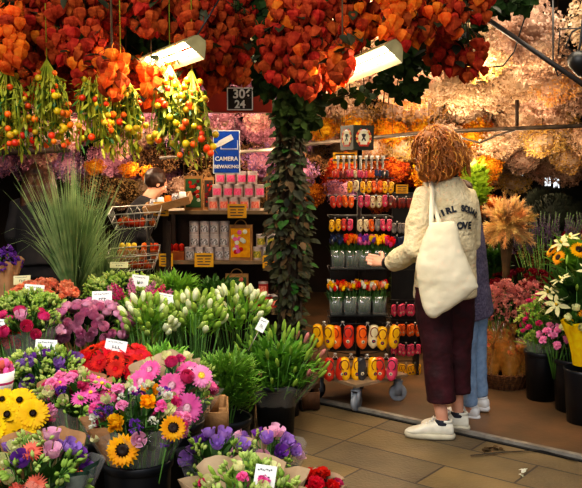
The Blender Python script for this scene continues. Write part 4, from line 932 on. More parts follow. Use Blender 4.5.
def ysign(label, px, py, Y, w=19, h=14, roll=0): panel_sign('price_sign', label, px, py, Y, w, h, 'yellow_sign', pm_, roll)
ysign('yellow price sign on the top shelf edge under the cans', 237, 211, YS-.125)
ysign('yellow price sign below the black and white cans', 204, 260, YS-.125)
ysign('yellow price sign at the right end of the middle shelf', 270, 262, YS-.125, 15, 13)
ysign('yellow price sign on the wooden bulb tray', 161, 209, 5.25, 15, 14)
ysign('yellow price sign on the orange box left of the shelf', 166, 260, 5.3, 14, 13)
ysign('yellow price sign on the spinning rack top', 345, 158, 5.42, 24, 11)
ysign('yellow price sign beside the woman on the rear rack', 402, 189, 5.6, 12, 9)
# lower-shelf odds: orange boxes and small pots
mk('box_orange', '#c4661c', '#a04e14', rough=.6)
def small_box(label, px, zb, Y, w, h, m, lidm, n=0):
    t = thing('seed_box', label, 'box', (at(px, 240, Y).x, Y, zb)); g = G()
    g.box((0, 0, h*.5), (w, .1, h)); obj('box_body', g.mesh('b', [m], False), t)
    for k in range(3):
        g = G(); g.lathe([(.001, h), (.018, h), (.02, h+.03), (.015, h+.045), (.001, h+.05)], 10, c=(w*(k-1)*.32, 0, 0)); obj('bulb', g.mesh('bl', [lidm]), t)
small_box('orange box of red bulbs on the middle shelf', 176, z2, YS-.02, .12, .06, 'box_orange', 'p_red')
small_box('orange box of orange bulbs left of the shelf', 150, z2, YS+.05, .13, .06, 'box_orange', 'berry_orange')
small_box('brown box of yellow bulbs on the side table', 128, z2, YS+.05, .13, .06, 'kraft_bag', 'berry_yellow')
# wire baskets stand
def wire_basket(px, py, Y, label):
    c = at(px, py, Y); t = thing('wire_basket', 'silver '+label+' left of the shelf', 'basket', c, .1); g = G(); w, d, h = .16, .12, .07
    def rim(z, k, r=.003): 
        P_ = [(-w*k, -d*k, z), (w*k, -d*k, z+.02), (w*k, d*k, z+.06), (-w*k, d*k, z+.04), (-w*k, -d*k, z)]
        g.tube(P_, r, 5)
    rim(.05, 1.0, .0045); rim(.0, .88); rim(-h*.6, .76)
    for k in range(9):
        f = -1+2*k/8
        g.tube([(w*f, -d, .05+.01*(f+1)), (w*.76*f, -d*.76, -h*.6)], .0013, 4); g.tube([(w*.76*f, -d*.76, -h*.6), (w*.76*f, d*.76, -h*.55)], .0013, 4)
    for k in range(6):
        f = -1+2*k/5
        for s_ in (-1, 1): g.tube([(s_*w, d*f, .055+.02*(f+1)), (s_*w*.76, d*.76*f, -h*.6)], .0013, 4)
    obj('wire_cage', g.mesh('wc', ['wire']), t)
    g = G()
    for k in range(3): g.tube([(-.06+.05*k, 0, .05), (-.04+.05*k, 0, .1), (-.015+.05*k, 0, .05)], .003, 4)
    obj('hook', g.mesh('hk', ['wire']), t)
    for k in range(14):
        b = thing('flower_bulb', 'terracotta coloured bulb heaped in the '+label, 'bulb', (c.x+U(-.1, .1), Y+U(-.07, .07), c.z-.035+U(0, .02)), U(0, 6), 'bulbs in the '+label)
        obj('bulb_body', BULB, b); obj('root_tuft', BTOP, b)
g = G(); g.lathe([(.001, 0), (.018, .004), (.025, .018), (.018, .034), (.006, .045), (.001, .05)], 10); BULB = g.mesh('bulb', ['d_rust'])
g = G(); g.lathe([(.005, .043), (.003, .058), (.0005, .06)], 6); BTOP = g.mesh('btop', ['leaf_brown'])
wire_basket(136, 222, 5.1, 'upper wire basket of the stand')
wire_basket(134, 264, 5.1, 'lower wire basket of the stand')
p = at(146, 210, 5.2)
bar('basket_stand', [Vector((p.x, 5.27, 0)), Vector((p.x, 5.27, p.z+.02))], .012, 'bar_dark', 'dark upright post carrying the two wire baskets', 'stand')
# wooden tray
a = at(168, 203, 5.3)
t = thing('wooden_tray', 'sloping wooden tray of bulb bags left of the tulip paper bag', 'tray', a, 0); 
g = G(); TT = Matrix.Rotation(-.25, 4, 'Y') @ Matrix.Rotation(.15, 4, 'X')
w, d = .3, .22
g.box((0, 0, -.02), (w, d, .01), 0, TT); g.box((0, -d/2, .0), (w, .012, .05), 0, TT); g.box((0, d/2, .0), (w, .012, .05), 0, TT); g.box((-w/2, 0, .0), (.012, d, .05), 0, TT); g.box((w/2, 0, 0), (.012, d, .05), 0, TT)
obj('tray_body', g.mesh('tb', ['wood_pale'], False), t)
g = G(); g.box((0, 0, -a.z/2-.05), (.03, .03, a.z-.14)); g.box((0, 0, -a.z+.01), (.25, .2, .02)); obj('tray_stand', g.mesh('ts', ['wood_dark'], False), t)
for k in range(5):
    g = G(); g.loft([(0, 0, -.01, .022, .015), (0, 0, .02, .026, .02), (0, 0, .05, .02, .008)], 10); q = TT @ Vector((-.1+.05*k, 0, 0))
    o = obj('bulb_packet', g.mesh('pk', [['can_pict_dark', 'white_card', 'p_orange'][k % 3]])); o.location = Vector(a)+q; tag(o, 'small packet standing in the sloping wooden tray', 'packet', 'packets in the wooden tray')
# camera sign
c = at(226.5, 152, 5.15)
w = 27/800*5.15; h = 43/800*5.15
t = thing('camera_sign', 'blue camera warning sign with white lettering above the cans', 'sign', c)
g = G(); g.box((0, .003, 0), (w, .006, h)); obj('sign_border', g.mesh('sb', ['white_paint'], False), t)
g = G(); g.box((0, -.001, 0), (w*.92, .006, h*.95)); obj('sign_panel', g.mesh('sp', ['blue_sign'], False), t)
g = G(); RR = Matrix.Rotation(-math.radians(28), 3, 'Y')
g.box((-w*.02, -.005, h*.27), (w*.55, .003, h*.13), 0, R=RR); g.box((-w*.3, -.005, h*.17), (w*.16, .003, h*.1), 0, R=RR); g.box((-w*.39, -.005, h*.12), (w*.1, .003, h*.05), 0, R=RR)
g.box((w*.1, -.005, h*.07), (w*.6, .002, .004)); g.box((w*.41, -.005, h*.16), (.005, .002, h*.22)); g.box((-w*.2, -.005, h*.11), (.004, .002, h*.1))
obj('camera_symbol', g.mesh('cs', ['white_paint'], False), t)
obj('lettering', text_mesh('CAMERA', w*.215, 'white_paint', bold=.001), t, Matrix.Translation((0, -.006, -h*.16)) @ Matrix.Rotation(PI/2, 4, 'X'))
obj('lettering', text_mesh('BEWAKING', w*.175, 'white_paint', bold=.001), t, Matrix.Translation((0, -.006, -h*.34)) @ Matrix.Rotation(PI/2, 4, 'X'))
g = G(); g.tube([(-w*.3, .0, h/2), (-w*.3, 0, 3.02-c.z)], .002, 4); g.tube([(w*.3, .0, h/2), (w*.3, 0, 3.02-c.z)], .002, 4); obj('hanging_wire', g.mesh('hw', ['wire']), t)

# ------------------------------------------------------------------ spinning rack on trolley
YR = 5.18
rc = at(358, 378, YR); RX = rc.x
bz = .175
t = thing('wheeled_trolley', 'square wooden board on four grey casters under the spinning rack', 'trolley', (RX, YR, 0), math.radians(38))
g = G(); g.box((0, 0, bz), (.46, .46, .018)); obj('board', g.mesh('bd', ['ply'], False), t)
wg = G()
wg.lathe([(.001, -.016), (.022, -.016), (.024, -.013), (.052, -.014), (.058, -.009), (.058, .009), (.052, .014), (.024, .013), (.022, .016), (.001, .016)], 20, 0, Matrix.Rotation(PI/2, 4, 'X'))
wm1 = wg.mesh('wheel', ['caster_grey']); wg.m = [0]*len(wg.m); wm2 = wg.mesh('wheel', ['caster_dark'])
fg = G(); fg.box((0, -.022, .03), (.05, .004, .09)); fg.box((0, .022, .03), (.05, .004, .09)); fg.box((0, 0, .077), (.06, .05, .006)); fg.lathe([(.02, .08), (.02, .106)], 12); fork = fg.mesh('fork', ['caster_grey'])
for sx in (-1, 1):
    for sy in (-1, 1):
        f_ = obj('caster', fork, t, Matrix.Translation((sx*.185, sy*.185, .06)) @ Matrix.Rotation(U(-.9, .9), 4, 'Z')); obj('wheel', wm1 if sy < 0 else wm2, f_)
t = thing('spinning_rack', 'black revolving souvenir rack standing on the trolley', 'rack', (RX, YR, bz+.009))
def zpx(py): return at(358, py, YR).z
z0_ = bz+.009
ztop = zpx(150)
g = G(); g.tube([(0, 0, 0), (0, 0, ztop-z0_)], .016, 10); g.lathe([(.001, 0), (.12, 0), (.12, .012), (.02, .02)], 20); obj('pole', g.mesh('pole', ['black_metal']), t)
tiers = [160, 178, 196, 216, 268, 314, 320, 355]
for py in tiers:
    z = zpx(py)-z0_; g = G(); hw = .2 if py > 170 else .17
    g.tube([(-hw, -.13, z), (hw, -.13, z), (hw, .13, z), (-hw, .13, z), (-hw, -.13, z)], .004, 5)
    g.tube([(-hw, -.13, z), (hw, .13, z)], .004, 5); g.tube([(hw, -.13, z), (-hw, .13, z)], .004, 5)
    for k in range(8): g.tube([(-hw+hw*2*k/7, -.13, z), (-hw+hw*2*k/7, -.16, z+.004), (-hw+hw*2*k/7, -.162, z-.01)], .002, 4)
    obj('tier_frame', g.mesh('tier', ['black_metal']), t)
for sx in (-1, 1):
    g = G(); g.box((sx*.1, .03, (zpx(330)+zpx(268))/2-z0_), (.17, .01, zpx(268)-zpx(372))); obj('back_panel', g.mesh('bp', ['black_metal'], False), t)
# sign box with emblem
c = at(357, 138, YR)
t = thing('rack_sign_box', 'dark green sign box with red and white emblem topping the rack', 'sign', (c.x, YR, c.z), math.radians(28))
mk('signgreen', '#20261c', '#181c14', rough=.5); mk('emb_red', '#b23420', '#8e2216'); mk('emb_gold', '#d8b070', '#c49a50')
bx = .155
g = G(); g.box((0, 0, 0), (bx, bx, .155)); obj('sign_body', g.mesh('sb', ['signgreen'], False), t)
g = G(); g.tube([(0, 0, -.078), (0, 0, ztop-c.z-.005)], .014, 10) if ztop < c.z else None
def emblem(T):
    g = G()
    g.lathe([(.001, 0), (.05, 0)], 24, 0, T @ Matrix.Translation((0, 0, .001)))
    for s_ in (-1, 1):
        for k in range(7):
            a_ = PI/2+s_*(.45+.32*k); g.ball((.051*math.cos(a_), .051*math.sin(a_), .002), .011, 1+k % 2, 6, 4, T, (1, 1, .2))
    for k in range(5):
        a_ = PI/2+(k-2)*.25; g.box((.047*math.cos(a_), .047*math.sin(a_), .003), (.01, .01, .002), 3, T)
    g.box((0, 0, .002), (.008, .05, .002), 4, T @ Matrix.Rotation(.6, 4, 'Z')); g.box((0, 0, .002), (.008, .05, .002), 4, T @ Matrix.Rotation(-.6, 4, 'Z')); g.ball((0, .012, .002), .013, 4, 8, 4, T, (1, 1, .2)); g.box((0, -.05, .003), (.07, .012, .002), 1, T)
    return g.mesh('emblem', ['p_white', 'emb_red', 'emb_gold', 'white_card', 'ink'], False)
obj('emblem', emblem(Matrix.Translation((0, -bx/2, 0)) @ Matrix.Rotation(PI/2, 4, 'X')), t)
obj('emblem', emblem(Matrix.Translation((-bx/2, 0, 0)) @ Matrix.Rotation(-PI/2, 4, 'Z') @ Matrix.Rotation(PI/2, 4, 'X')), t)

# clogs
def clog_parts(L=.125, W=.062):
    # toe down (-Z), opening toward -Y
    g = G(); seg = 14; rings = []
    prof = [(-.5, .10, .10, .55), (-.47, .35, .35, .45), (-.38, .75, .6, .2), (-.2, 1.0, .85, .0), (0, .95, .9, 0), (.2, .85, .85, 0), (.38, .85, .85, 0), (.47, .6, .65, 0), (.5, .25, .3, 0)]
    vs = []
    for z, wx, wy, off in prof:
        for k in range(seg):
            a_ = TWO*k/seg; vs.append((W/2*wx*math.cos(a_), W/2*wy*math.sin(a_)-off*W*.4, z*L))
    n = len(prof)
    g.add(vs, [(i*seg+k, i*seg+(k+1) % seg, (i+1)*seg+(k+1) % seg, (i+1)*seg+k) for i in range(n-1) for k in range(seg)]+[tuple(range(seg-1, -1, -1)), tuple((n-1)*seg+k for k in range(seg))])
    o = G(); vs = [(W*.29*math.cos(TWO*k/14), -W*.435, L*.2+L*.19*math.sin(TWO*k/14)) for k in range(14)]+[(W*.37*math.cos(TWO*k/14), -W*.43, L*.2+L*.235*math.sin(TWO*k/14)) for k in range(14)]+[(W*.2*math.cos(TWO*k/14), -W*.2, L*.2+L*.15*math.sin(TWO*k/14)) for k in range(14)]
    o.add(vs, [(k, (k+1) % 14, 14+(k+1) % 14, 14+k) for k in range(14)], 1); o.add([vs[k] for k in range(14)], [tuple(range(14))], 0)
    d = G(); d.lathe([(.001, .0015), (W*.13, .001), (W*.16, 0)], 10, 0, Matrix.Translation((0, -W*.455, -L*.17)) @ Matrix.Rotation(PI/2+.15, 4, 'X')); d.lathe([(.001, .003), (W*.07, .002)], 8, 1, Matrix.Translation((0, -W*.455, -L*.17)) @ Matrix.Rotation(PI/2+.15, 4, 'X'))
    return g, o, d
for k, (a_, b_) in {'clog_yellow': ('#eeb614', '#dc9c0a'), 'clog_red': ('#d23a24', '#b42414'), 'clog_orange': ('#e86a1c', '#d0500e'), 'clog_cream': ('#d8c8a0', '#c0ac80'), 'clog_pink': ('#dc4a6c', '#c03050'), 'clog_blue': ('#24345c', '#182444'), 'clog_dark': ('#2c2a30', '#403c3c'), 'clog_maroon': ('#7a241c', '#58160f'), 'clog_grey': ('#8a8480', '#6c6662')}.items(): mk(k, a_, b_, rough=.3, coat=.4, scale=30)
CG, CO, CD = clog_parts()
def clogmesh(c):
    return (CG.mesh('clog', [c]), CO.mesh('opening', [c, 'clog_maroon' if c in ('clog_yellow', 'clog_cream', 'clog_orange') else 'clog_dark']), CD.mesh('painted_flower', ['clog_blue' if c in ('clog_yellow', 'clog_cream') else 'clog_cream', 'clog_red' if c in ('clog_yellow', 'clog_cream') else 'clog_blue']))
CM = {k: clogmesh(k) for k in ['clog_yellow', 'clog_red', 'clog_orange', 'clog_cream', 'clog_pink', 'clog_blue', 'clog_dark', 'clog_maroon', 'clog_grey']}
STR = G(); STR.tube([(-.02, 0, .045), (0, -.0, .075), (.02, 0, .045)], .0016, 4); STR.lathe([(.008, .073), (.011, .078), (.008, .083), (.006, .078), (.008, .073)], 8, 1, Matrix.Rotation(0, 4, 'X')); STR = STR.mesh('string', ['white_card', 'wire'])
def clog_pair(px, py, Y, s, col, label, group=None, flower=True, tw=0):
    cols = col if isinstance(col, tuple) else (col, col)
    c = at(px, py, Y); t = thing('clog_pair', label, 'souvenir clogs', c, tw, group); t.scale = (s, s, s)
    for sx in (-1, 1):
        k_ = cols[0 if sx < 0 else 1]
        cl = obj('clog', CM[k_][0], t, Matrix.Translation((sx*.0325, 0, U(-.006, .006))) @ Matrix.Rotation(sx*.05+U(-.07, .07), 4, 'Y') @ Matrix.Rotation(U(-.3, .3), 4, 'Z')); obj('opening', CM[k_][1], cl)
        if flower: obj('painted_flower', CM[k_][2], cl)
    obj('string', STR, t)
YC = YR-.16
cn = {'clog_yellow': 'yellow', 'clog_red': 'red', 'clog_orange': 'orange', 'clog_cream': 'cream', 'clog_pink': 'pink', 'clog_blue': 'navy', 'clog_dark': 'black', 'clog_maroon': 'maroon', 'clog_grey': 'grey'}
seen = {}
ORD = ['leftmost', 'second from left', 'third from left', 'fourth from left', 'fifth from left', 'sixth from left', 'seventh from left', 'eighth from left', 'ninth from left']
def row(items, py, Y, s, rowname, **kw):
    for i, (px, c) in enumerate(items): clog_pair(px, py+U(-.8, .8), Y, s, c, '%s clog pair, %s in %s' % (cn[c] if isinstance(c, str) else cn[c[0]]+' and '+cn[c[1]], ORD[i], rowname), tw=U(-.25, .25), **kw)
Y_, R_, O_, C_, P_, B_, D_, M_, G_ = ['clog_'+q for q in ('yellow', 'red', 'orange', 'cream', 'pink', 'blue', 'dark', 'maroon', 'grey')]
def two(a, b): return a if a == b else (a, b)
row([(324, Y_), (342.5, (O_, R_)), (367.5, (O_, C_)), (388, Y_)], 337, YC, 1.2, 'upper big clog row of the rack')
row([(335, R_), (351, Y_), (367, (D_, Y_)), (386, (R_, P_))], 369, YC-.02, 1.2, 'lowest big clog row of the rack')
row([(335, Y_), (347, (R_, P_)), (363, C_), (374.5, (O_, G_)), (386, P_)], 225, YC, .62, 'key ring row above the tulips')
row([(336, R_), (348, O_), (364, P_), (376, C_), (388, (P_, M_))], 202, YC, .62, 'third small row of the rack')
row([(353, (Y_, C_)), (366, Y_), (377, O_), (388, Y_)], 187, YC, .6, 'second small row of the rack')
row([(336, R_), (343, M_), (350, P_), (357, (C_, P_)), (364, P_), (371, O_), (378, B_), (385, D_)], 174, YC, .38, 'topmost small row of the rack', flower=False)
# metal bottle openers above
op = G(); op.lathe([(.006, -.03), (.007, .02), (.01, .03), (.009, .04), (.004, .042)], 8, 0); op.lathe([(.012, .04), (.012, .052), (.007, .052), (.007, .04)], 10); opm = op.mesh('opener', ['wire'])
for i in range(9):
    o = obj('key_ring', opm); o.location = at(338+i*5.6, 164, YC); tag(o, 'silver key ring on the top bar of the spinning rack', 'key ring', 'silver key rings on the top bar')
# rear rack
YB = 5.9
xb = at(405, 300, YB).x
t = thing('display_rack', 'black upright rack of small clogs behind the woman', 'rack', (xb, YB, 0)); g = G(); g.box((0, .03, .75), (.2, .02, 1.2)); obj('back_panel', g.mesh('bp', ['black_metal'], False), t)
for sx in (-1, 1):
    g = G(); g.box((sx*.09, .03, .08), (.02, .2, .16)); obj('leg', g.mesh('lg', ['black_metal'], False), t)
for py in (197, 222, 245, 270, 300, 320, 342, 361):
    g = G(); z = at(405, py, YB).z; g.tube([(-.11, 0, z), (.11, 0, z)], .004, 5); obj('hook_bar', g.mesh('hb', ['black_metal']), t)
for py, c, nme in [(203, 'clog_maroon', 'top row'), (228, 'clog_grey', 'second row'), (242, 'clog_blue', 'third row'), (310, 'clog_pink', 'fourth row'), (330, 'clog_orange', 'fifth row'), (350, 'clog_pink', 'sixth row'), (370, 'clog_yellow', 'lowest row')]:
    for i, px in enumerate((397, 406, 415)): clog_pair(px, py, YB-.05, .72 if py > 300 else .62, c, 'small %s clog pair, %s in the %s of the rear rack' % (cn[c], ORD[i], nme), flower=py > 300)
# wooden tulips in clear pots
def tulip_proto(m):
    g = G(); g.lathe([(.003, 0), (.010, .006), (.0125, .017), (.010, .028), (.0065, .034)], 9)
    for k in range(3):
        a_ = TWO*k/3; g.petal((math.cos(a_)*.010, math.sin(a_)*.010, .022), (-.1*math.cos(a_), -.1*math.sin(a_), 1), (math.cos(a_), math.sin(a_), 0), .018, .016, 0, bend=.1)
    return g.mesh('tulip_head', [m])
TM = {k: tulip_proto(k) for k in ['p_red', 'p_orange', 'p_purple', 'p_yellow', 'p_sun', 'p_crimson', 'p_pink', 'p_white', 'clog_blue', 'clog_dark', 'p_peach', 'p_hot']}
mk('clear_pot', '#a8aca4', '#b8bcb2', rough=.05, alpha=.3, spec=1, coat=1)
def tulip_pot(px, py0, py1, Y, cols, label, wpx=16):
    b_ = at(px, py1, Y); tp = at(px, py0, Y); h = tp.z-b_.z; w = wpx/800*Y*.47
    t = thing('tulip_pot', label, 'vase', (b_.x, Y, b_.z))
    g = G(); g.loft([(0, 0, 0, w*.85, .035), (0, 0, h, w, .042)], 20, ex=.5); me = g.mesh('pot', ['clear_pot']); 
    obj('clear_pot', me, t)
    st = thing('wooden_tulips', 'wooden tulips in '+label.replace('clear pot of ', 'pot with '), 'flowers', (b_.x, Y, b_.z+.005))
    g = G()
    for i in range(26):
        x = U(-1, 1)*w*1.0; y = U(-1, 1)*.045; z = h+U(.03, .065)
        g.tube([(x*.5, y*.4, .01), (x*.8, y*.7, h*.7), (x, y, z)], .003, 4)
        g.leaf((x*.8, y*.7, h*.55), (x*6+U(-.2, .2), y*6-.1, 1), h*.5+.03, .014, 0, bend=.1)
        obj('tulip_head', TM[random.choice(cols)], st, frame((x, y, z-.004), (x*3, y*3-.1, 1), 0, 1.0))
    obj('tulip_stems', g.mesh('ts', ['leaf_mid']), st)
tulip_pot(338, 250, 268, YC+.03, ['clog_blue', 'clog_dark'], 'clear pot of dark blue tulips, upper tulip row')
tulip_pot(352, 250, 268, YC+.03, ['p_orange', 'p_red'], 'clear pot of orange tulips, upper tulip row')
tulip_pot(365, 250, 268, YC+.03, ['p_purple', 'p_pink'], 'clear pot of purple tulips, upper tulip row')
tulip_pot(378, 250, 268, YC+.03, ['p_yellow', 'p_sun', 'p_yellow'], 'clear pot of yellow tulips, upper tulip row')
tulip_pot(388, 252, 266, YC+.0, ['p_red', 'p_hot'], 'small clear pot of red tulips by the hand', 10)
ml = ['p_red', 'p_orange', 'p_yellow', 'p_white', 'p_peach']
for i, px in enumerate((336, 350, 364, 379)): tulip_pot(px, 296, 314, YC+.03, ml, 'clear pot of mixed tulips, %s in lower row' % ORD[i])
o = G(); o.box((0, 0, 0), (.03, .02, .05)); o.box((0, -.011, 0), (.02, .002, .03), 1)
o = obj('blue_gift_box', o.mesh('gb', ['blue_sign', 'can_cap'], False)); mk('cyan', '#28a0c8', '#1c88b0'); o.data.materials[0] = M['cyan']; o.location = at(381, 257, YC-.05); tag(o, 'small cyan box between the yellow tulips and the hand', 'box')
g = G(); g.box((0, 0, 0), (.36, .1, .006)); 
for py, nm in ((268.5, 'upper'), (314.5, 'lower')):
    o = obj('pot_tray', g.mesh('pt', ['black_metal'], False)); o.location = at(359, py, YC+.03); tag(o, 'thin black tray under the %s tulip row' % nm, 'tray')

# ------------------------------------------------------------------ people
mk('skin', '#d9a184', '#c98e72', rough=.5); mk('hair_ginger', '#7c4516', '#a8621e', rough=.45, scale=18); mk('hair_brown', '#4a2c18', '#35200f', rough=.5); mk('hair_dark', '#3a2418', '#2a180f', rough=.5)
mk('fleece', '#e0cfa8', '#d0bd94', rough=.95, bump=.9, bscale=45, scale=10); mk('velvet', '#3f0b16', '#2b070e', rough=.75, bump=.25, bscale=40); mk('canvas', '#e2d6b8', '#d6c9a8', rough=.85, bump=.25, bscale=14, scale=5)
mk('shoe_white', '#dcd6c4', '#c9c2ae', rough=.6); mk('shoe_sole', '#c8bfa6', '#b5ab92', rough=.7); mk('sock_dark', '#20222e', '#181a24'); mk('cuff_dark', '#1e1a22', '#151218')
mk('denim', '#8fa8c4', '#7c96b4', rough=.8, scale=30); mk('cloth_black', '#141214', '#1c181a', rough=.9); mk('lips', '#a8574a', '#9a4a40'); mk('eye_white', '#e8e4dc', '#dcd8d0'); mk('shoe_pure', '#e6e4e0', '#d8d6d2', rough=.55)
def knit():
    m = mat('knit', '#6c6478', '#4a4258', scale=70, rough=.95, bump=.6, bscale=90); return m
M['knit'] = knit(); mk('knit_cuff', '#3a3050', '#2c2440', rough=.95)
def hand(g, W, D, up, side, scale=1.0, curl=.6, mi=0):
    """palm+5 fingers from wrist W along D; side = thumb side"""
    D = D.normalized(); n = up.normalized(); s = (side-D*side.dot(D)).normalized(); n = D.cross(s)
    k = scale
    g.tube([W-D*.02, W+D*.02*k, W+D*.055*k, W+D*.085*k], [.022*k, .028*k, .036*k, .034*k], 10, mi, flat=.5)
    for i, (o, L) in enumerate(((.027, .068), (.009, .078), (-.009, .073), (-.026, .058))):
        p = W+D*.08*k+s*o*k; pts = [p-D*.01]; d = D.copy()
        for j, f in enumerate((.45, .3, .25)):
            ca = curl*(.5+.3*j+.08*i); d = (d*math.cos(ca)+n*math.sin(ca)).normalized() if j else (D*math.cos(ca*.5)+n*math.sin(ca*.5)).normalized(); pts.append(pts[-1]+d*L*f*k)
        g.tube(pts, [.0095*k, .009*k, .008*k, .0065*k], 8, mi)
    p = W+D*.025*k+s*.026*k; g.tube([p-s*.012, p+(D*.6+s*.7)*.03*k, p+(D*.85+s*.5+n*.25)*.055*k, p+(D+s*.25+n*.45)*.075*k], [.013*k, .012*k, .0105*k, .008*k], 8, mi)
def head(g, c, R):
    # face toward +Y in matrix R
    T = Matrix.Translation(c) @ R
    g.ball((0, -.012, .02), .092, 0, 20, 14, T, (.84, 1.0, 1.02)); g.ball((0, .018, -.045), .066, 0, 16, 10, T, (.85, .95, 1.0)); g.ball((0, .055, -.085), .026, 0, 10, 8, T, (1.1, .8, .8))
    g.tube([(0, .078, .022), (0, .095, -.004), (0, .107, -.028), (0, .088, -.036)], [.008, .010, .013, .009], 8, 0, T)
    for sx in (-1, 1):
        g.ball((sx*.08, -.008, -.008), .026, 0, 10, 8, T, (.3, .6, 1.1)); g.ball((sx*.042, .06, -.025), .022, 0, 10, 8, T, (1, .7, 1)); g.ball((sx*.03, .072, .028), .018, 0, 10, 8, T, (1.3, .6, .5))
    g.ball((0, .078, -.058), .014, 0, 10, 8, T, (1.5, .6, .6))
def face_parts(parent, c, R):
    T = Matrix.Translation(c) @ R
    for sx in (-1, 1):
        e = G(); e.ball((0, 0, 0), .0125, 0, 12, 8); ob = obj('eye', e.mesh('eye', ['eye_white']), parent, T @ Matrix.Translation((sx*.031, .073, .008)))
        e = G(); e.ball((0, .0085, 0), .006, 0, 10, 6); obj('iris', e.mesh('iris', ['eye_dark']), ob)
    l = G(); l.tube([(-.022, .08, -.06), (-.008, .089, -.0565), (.008, .089, -.0565), (.022, .08, -.06)], [.002, .0055, .0055, .002], 6); obj('lips', l.mesh('lips', ['lips']), parent, T)
def curly(g, c, R, n, Lr, rad, amp, front=True, down=.1, r0=.1, mi=0, th=.006):
    T = Matrix.Translation(c) @ R
    for i in range(n):
        z = U(-.35, 1); a = U(0, TWO); s_ = math.sqrt(1-z*z); d = Vector((s_*math.cos(a), s_*math.sin(a), z))
        if d.y > .35 and d.z < .55: continue
        p = Vector((d.x*.106, d.y*.112-.018, d.z*.116+.034)); L = U(*Lr)*(1.0 if d.z < .3 else 1.1); ph = U(0, 6); pts = []; rr = []
        o1 = d.orthogonal().normalized(); o2 = d.cross(o1)
        N = 12
        for k in range(N+1):
            t_ = k/N; out = d*rad*(math.sin(min(1, t_*1.6)*PI/2)); fall = Vector((0, 0, -1))*L*(t_**1.35)
            hor = Vector((d.x, d.y, 0))*.03*t_
            w = amp*t_**.5; q = p+out+fall+hor+o1*math.sin(ph+k*1.5)*w+o2*math.cos(ph+k*1.5)*w
            pts.append(q); rr.append(th*(1-.55*t_))
        g.tube(pts, rr, 5, mi, T)
def sneaker(parent, loc, ang_, m='shoe_white', m2='shoe_sole', s=1.0):
    T0 = Matrix.Translation(loc) @ Matrix.Rotation(ang_, 4, 'Z') @ Matrix.Diagonal((s*1.05, s, s*1.18, 1))
    prof = [(-.125, .022, .03, .05), (-.118, .030, .02, .075), (-.09, .035, .016, .085), (-.05, .036, .016, .085), (-.01, .036, .016, .082), (.03, .040, .016, .068), (.07, .046, .016, .053), (.105, .044, .017, .043), (.13, .033, .02, .036), (.142, .015, .024, .030)]
    g = G(); seg = 16; vs = []
    for y, w, zb_, zt in prof:
        for k in range(seg):
            a_ = TWO*k/seg; c_, s_ = math.cos(a_), math.sin(a_); ex = .65
            vs.append((w*math.copysign(abs(c_)**ex, c_), y, (zb_+zt)/2+(zt-zb_)/2*math.copysign(abs(s_)**.8, s_)))
    n = len(prof); g.add(vs, [(i*seg+k, (i+1)*seg+k, (i+1)*seg+(k+1) % seg, i*seg+(k+1) % seg) for i in range(n-1) for k in range(seg)]+[tuple(range(seg)), tuple((n-1)*seg+seg-1-k for k in range(seg))])
    up = obj('sneaker', g.mesh('upper', [m]), parent, T0)
    g = G(); n2 = 28; vs = []
    for z, k2 in ((0, 1.0), (.012, 1.04), (.026, 1.02), (.026, .9)):
        for k in range(n2):
            a_ = TWO*k/n2; y = math.sin(a_); x = math.cos(a_); w = .043+.006*y; vs.append((w*k2*math.copysign(abs(x)**.8, x), .008+.138*math.copysign(abs(y)**.85, y)*k2, z))
    g.add(vs, [(i*n2+k, i*n2+(k+1) % n2, (i+1)*n2+(k+1) % n2, (i+1)*n2+k) for i in range(3) for k in range(n2)]+[tuple(range(n2-1, -1, -1)), tuple(3*n2+k for k in range(n2))])
    obj('sole', g.mesh('sole', [m2]), up)
    g = G(); g.lathe([(.036, .078), (.041, .086), (.037, .094), (.031, .09), (.03, .08)], 16, 0, Matrix.Translation((0, -.07, 0)) @ Matrix.Diagonal((.9, 1.25, 1, 1))); obj('collar', g.mesh('collar', [m]), up)
    g = G()
    for k in range(5):
        y = -.01+.018*k; z = .087-.0085*k*1.0; g.tube([(-.018, y, z-.004), (0, y+.003, z+.002), (.018, y, z-.004)], .0028, 5)
    g.tube([(0, -.015, .092), (.02, -.01, .1), (.03, .0, .088)], .0024, 5); g.tube([(0, -.015, .092), (-.02, -.01, .1), (-.03, .0, .088)], .0024, 5)
    obj('laces', g.mesh('laces', ['shoe_pure']), up)
    return up

# main woman: local frame +y forward, +x right
WA = math.radians(30); WC = Vector((.865, 4.45, 0)); z0p = .004
wom = thing('person', 'woman with curly ginger hair in cream fleece jacket and maroon trousers, reaching for tulips', 'person', WC, WA)
HC = Vector((-.07, .03, 1.60)); HR = Matrix.Rotation(math.radians(25), 4, 'Z') @ Matrix.Rotation(math.radians(-10), 4, 'X')
LSh, LEl, LWr = Vector((-.15, -.01, 1.375)), Vector((-.255, -.03, 1.09)), Vector((-.26, .19, .985))
RSh, REl, RWr = Vector((.13, .0, 1.375)), Vector((.175, .0, 1.10)), Vector((.17, .17, .97))
lf = Vector((-.04, -.04, 0)); rf = Vector((.135, .03, 0))
fa = math.radians(47)   # feet turned further left than the torso
Rf = Matrix.Rotation(fa, 3, 'Z')
lank = lf+Vector((0, 0, .09)); rank = rf+Vector((0, 0, .09))
g = G(); head(g, HC, HR)
g.tube([HC+Vector((0, -.02, -.05)), (-.02, -.01, 1.47), (0, -.01, 1.40)], [.055, .05, .06], 14)
g.loft([(0, 0, .85, .14, .10), (0, 0, .95, .15, .105), (0, 0, 1.08, .12, .09), (0, 0, 1.25, .14, .095), (0, 0, 1.36, .15, .085), (0, 0, 1.42, .08, .06)], 20)
g.tube([LSh, LEl, LWr, LWr+Vector((-.0, .03, 0))], [.048, .036, .024, .022], 10); g.tube([RSh, REl, RWr], [.048, .036, .024], 10)
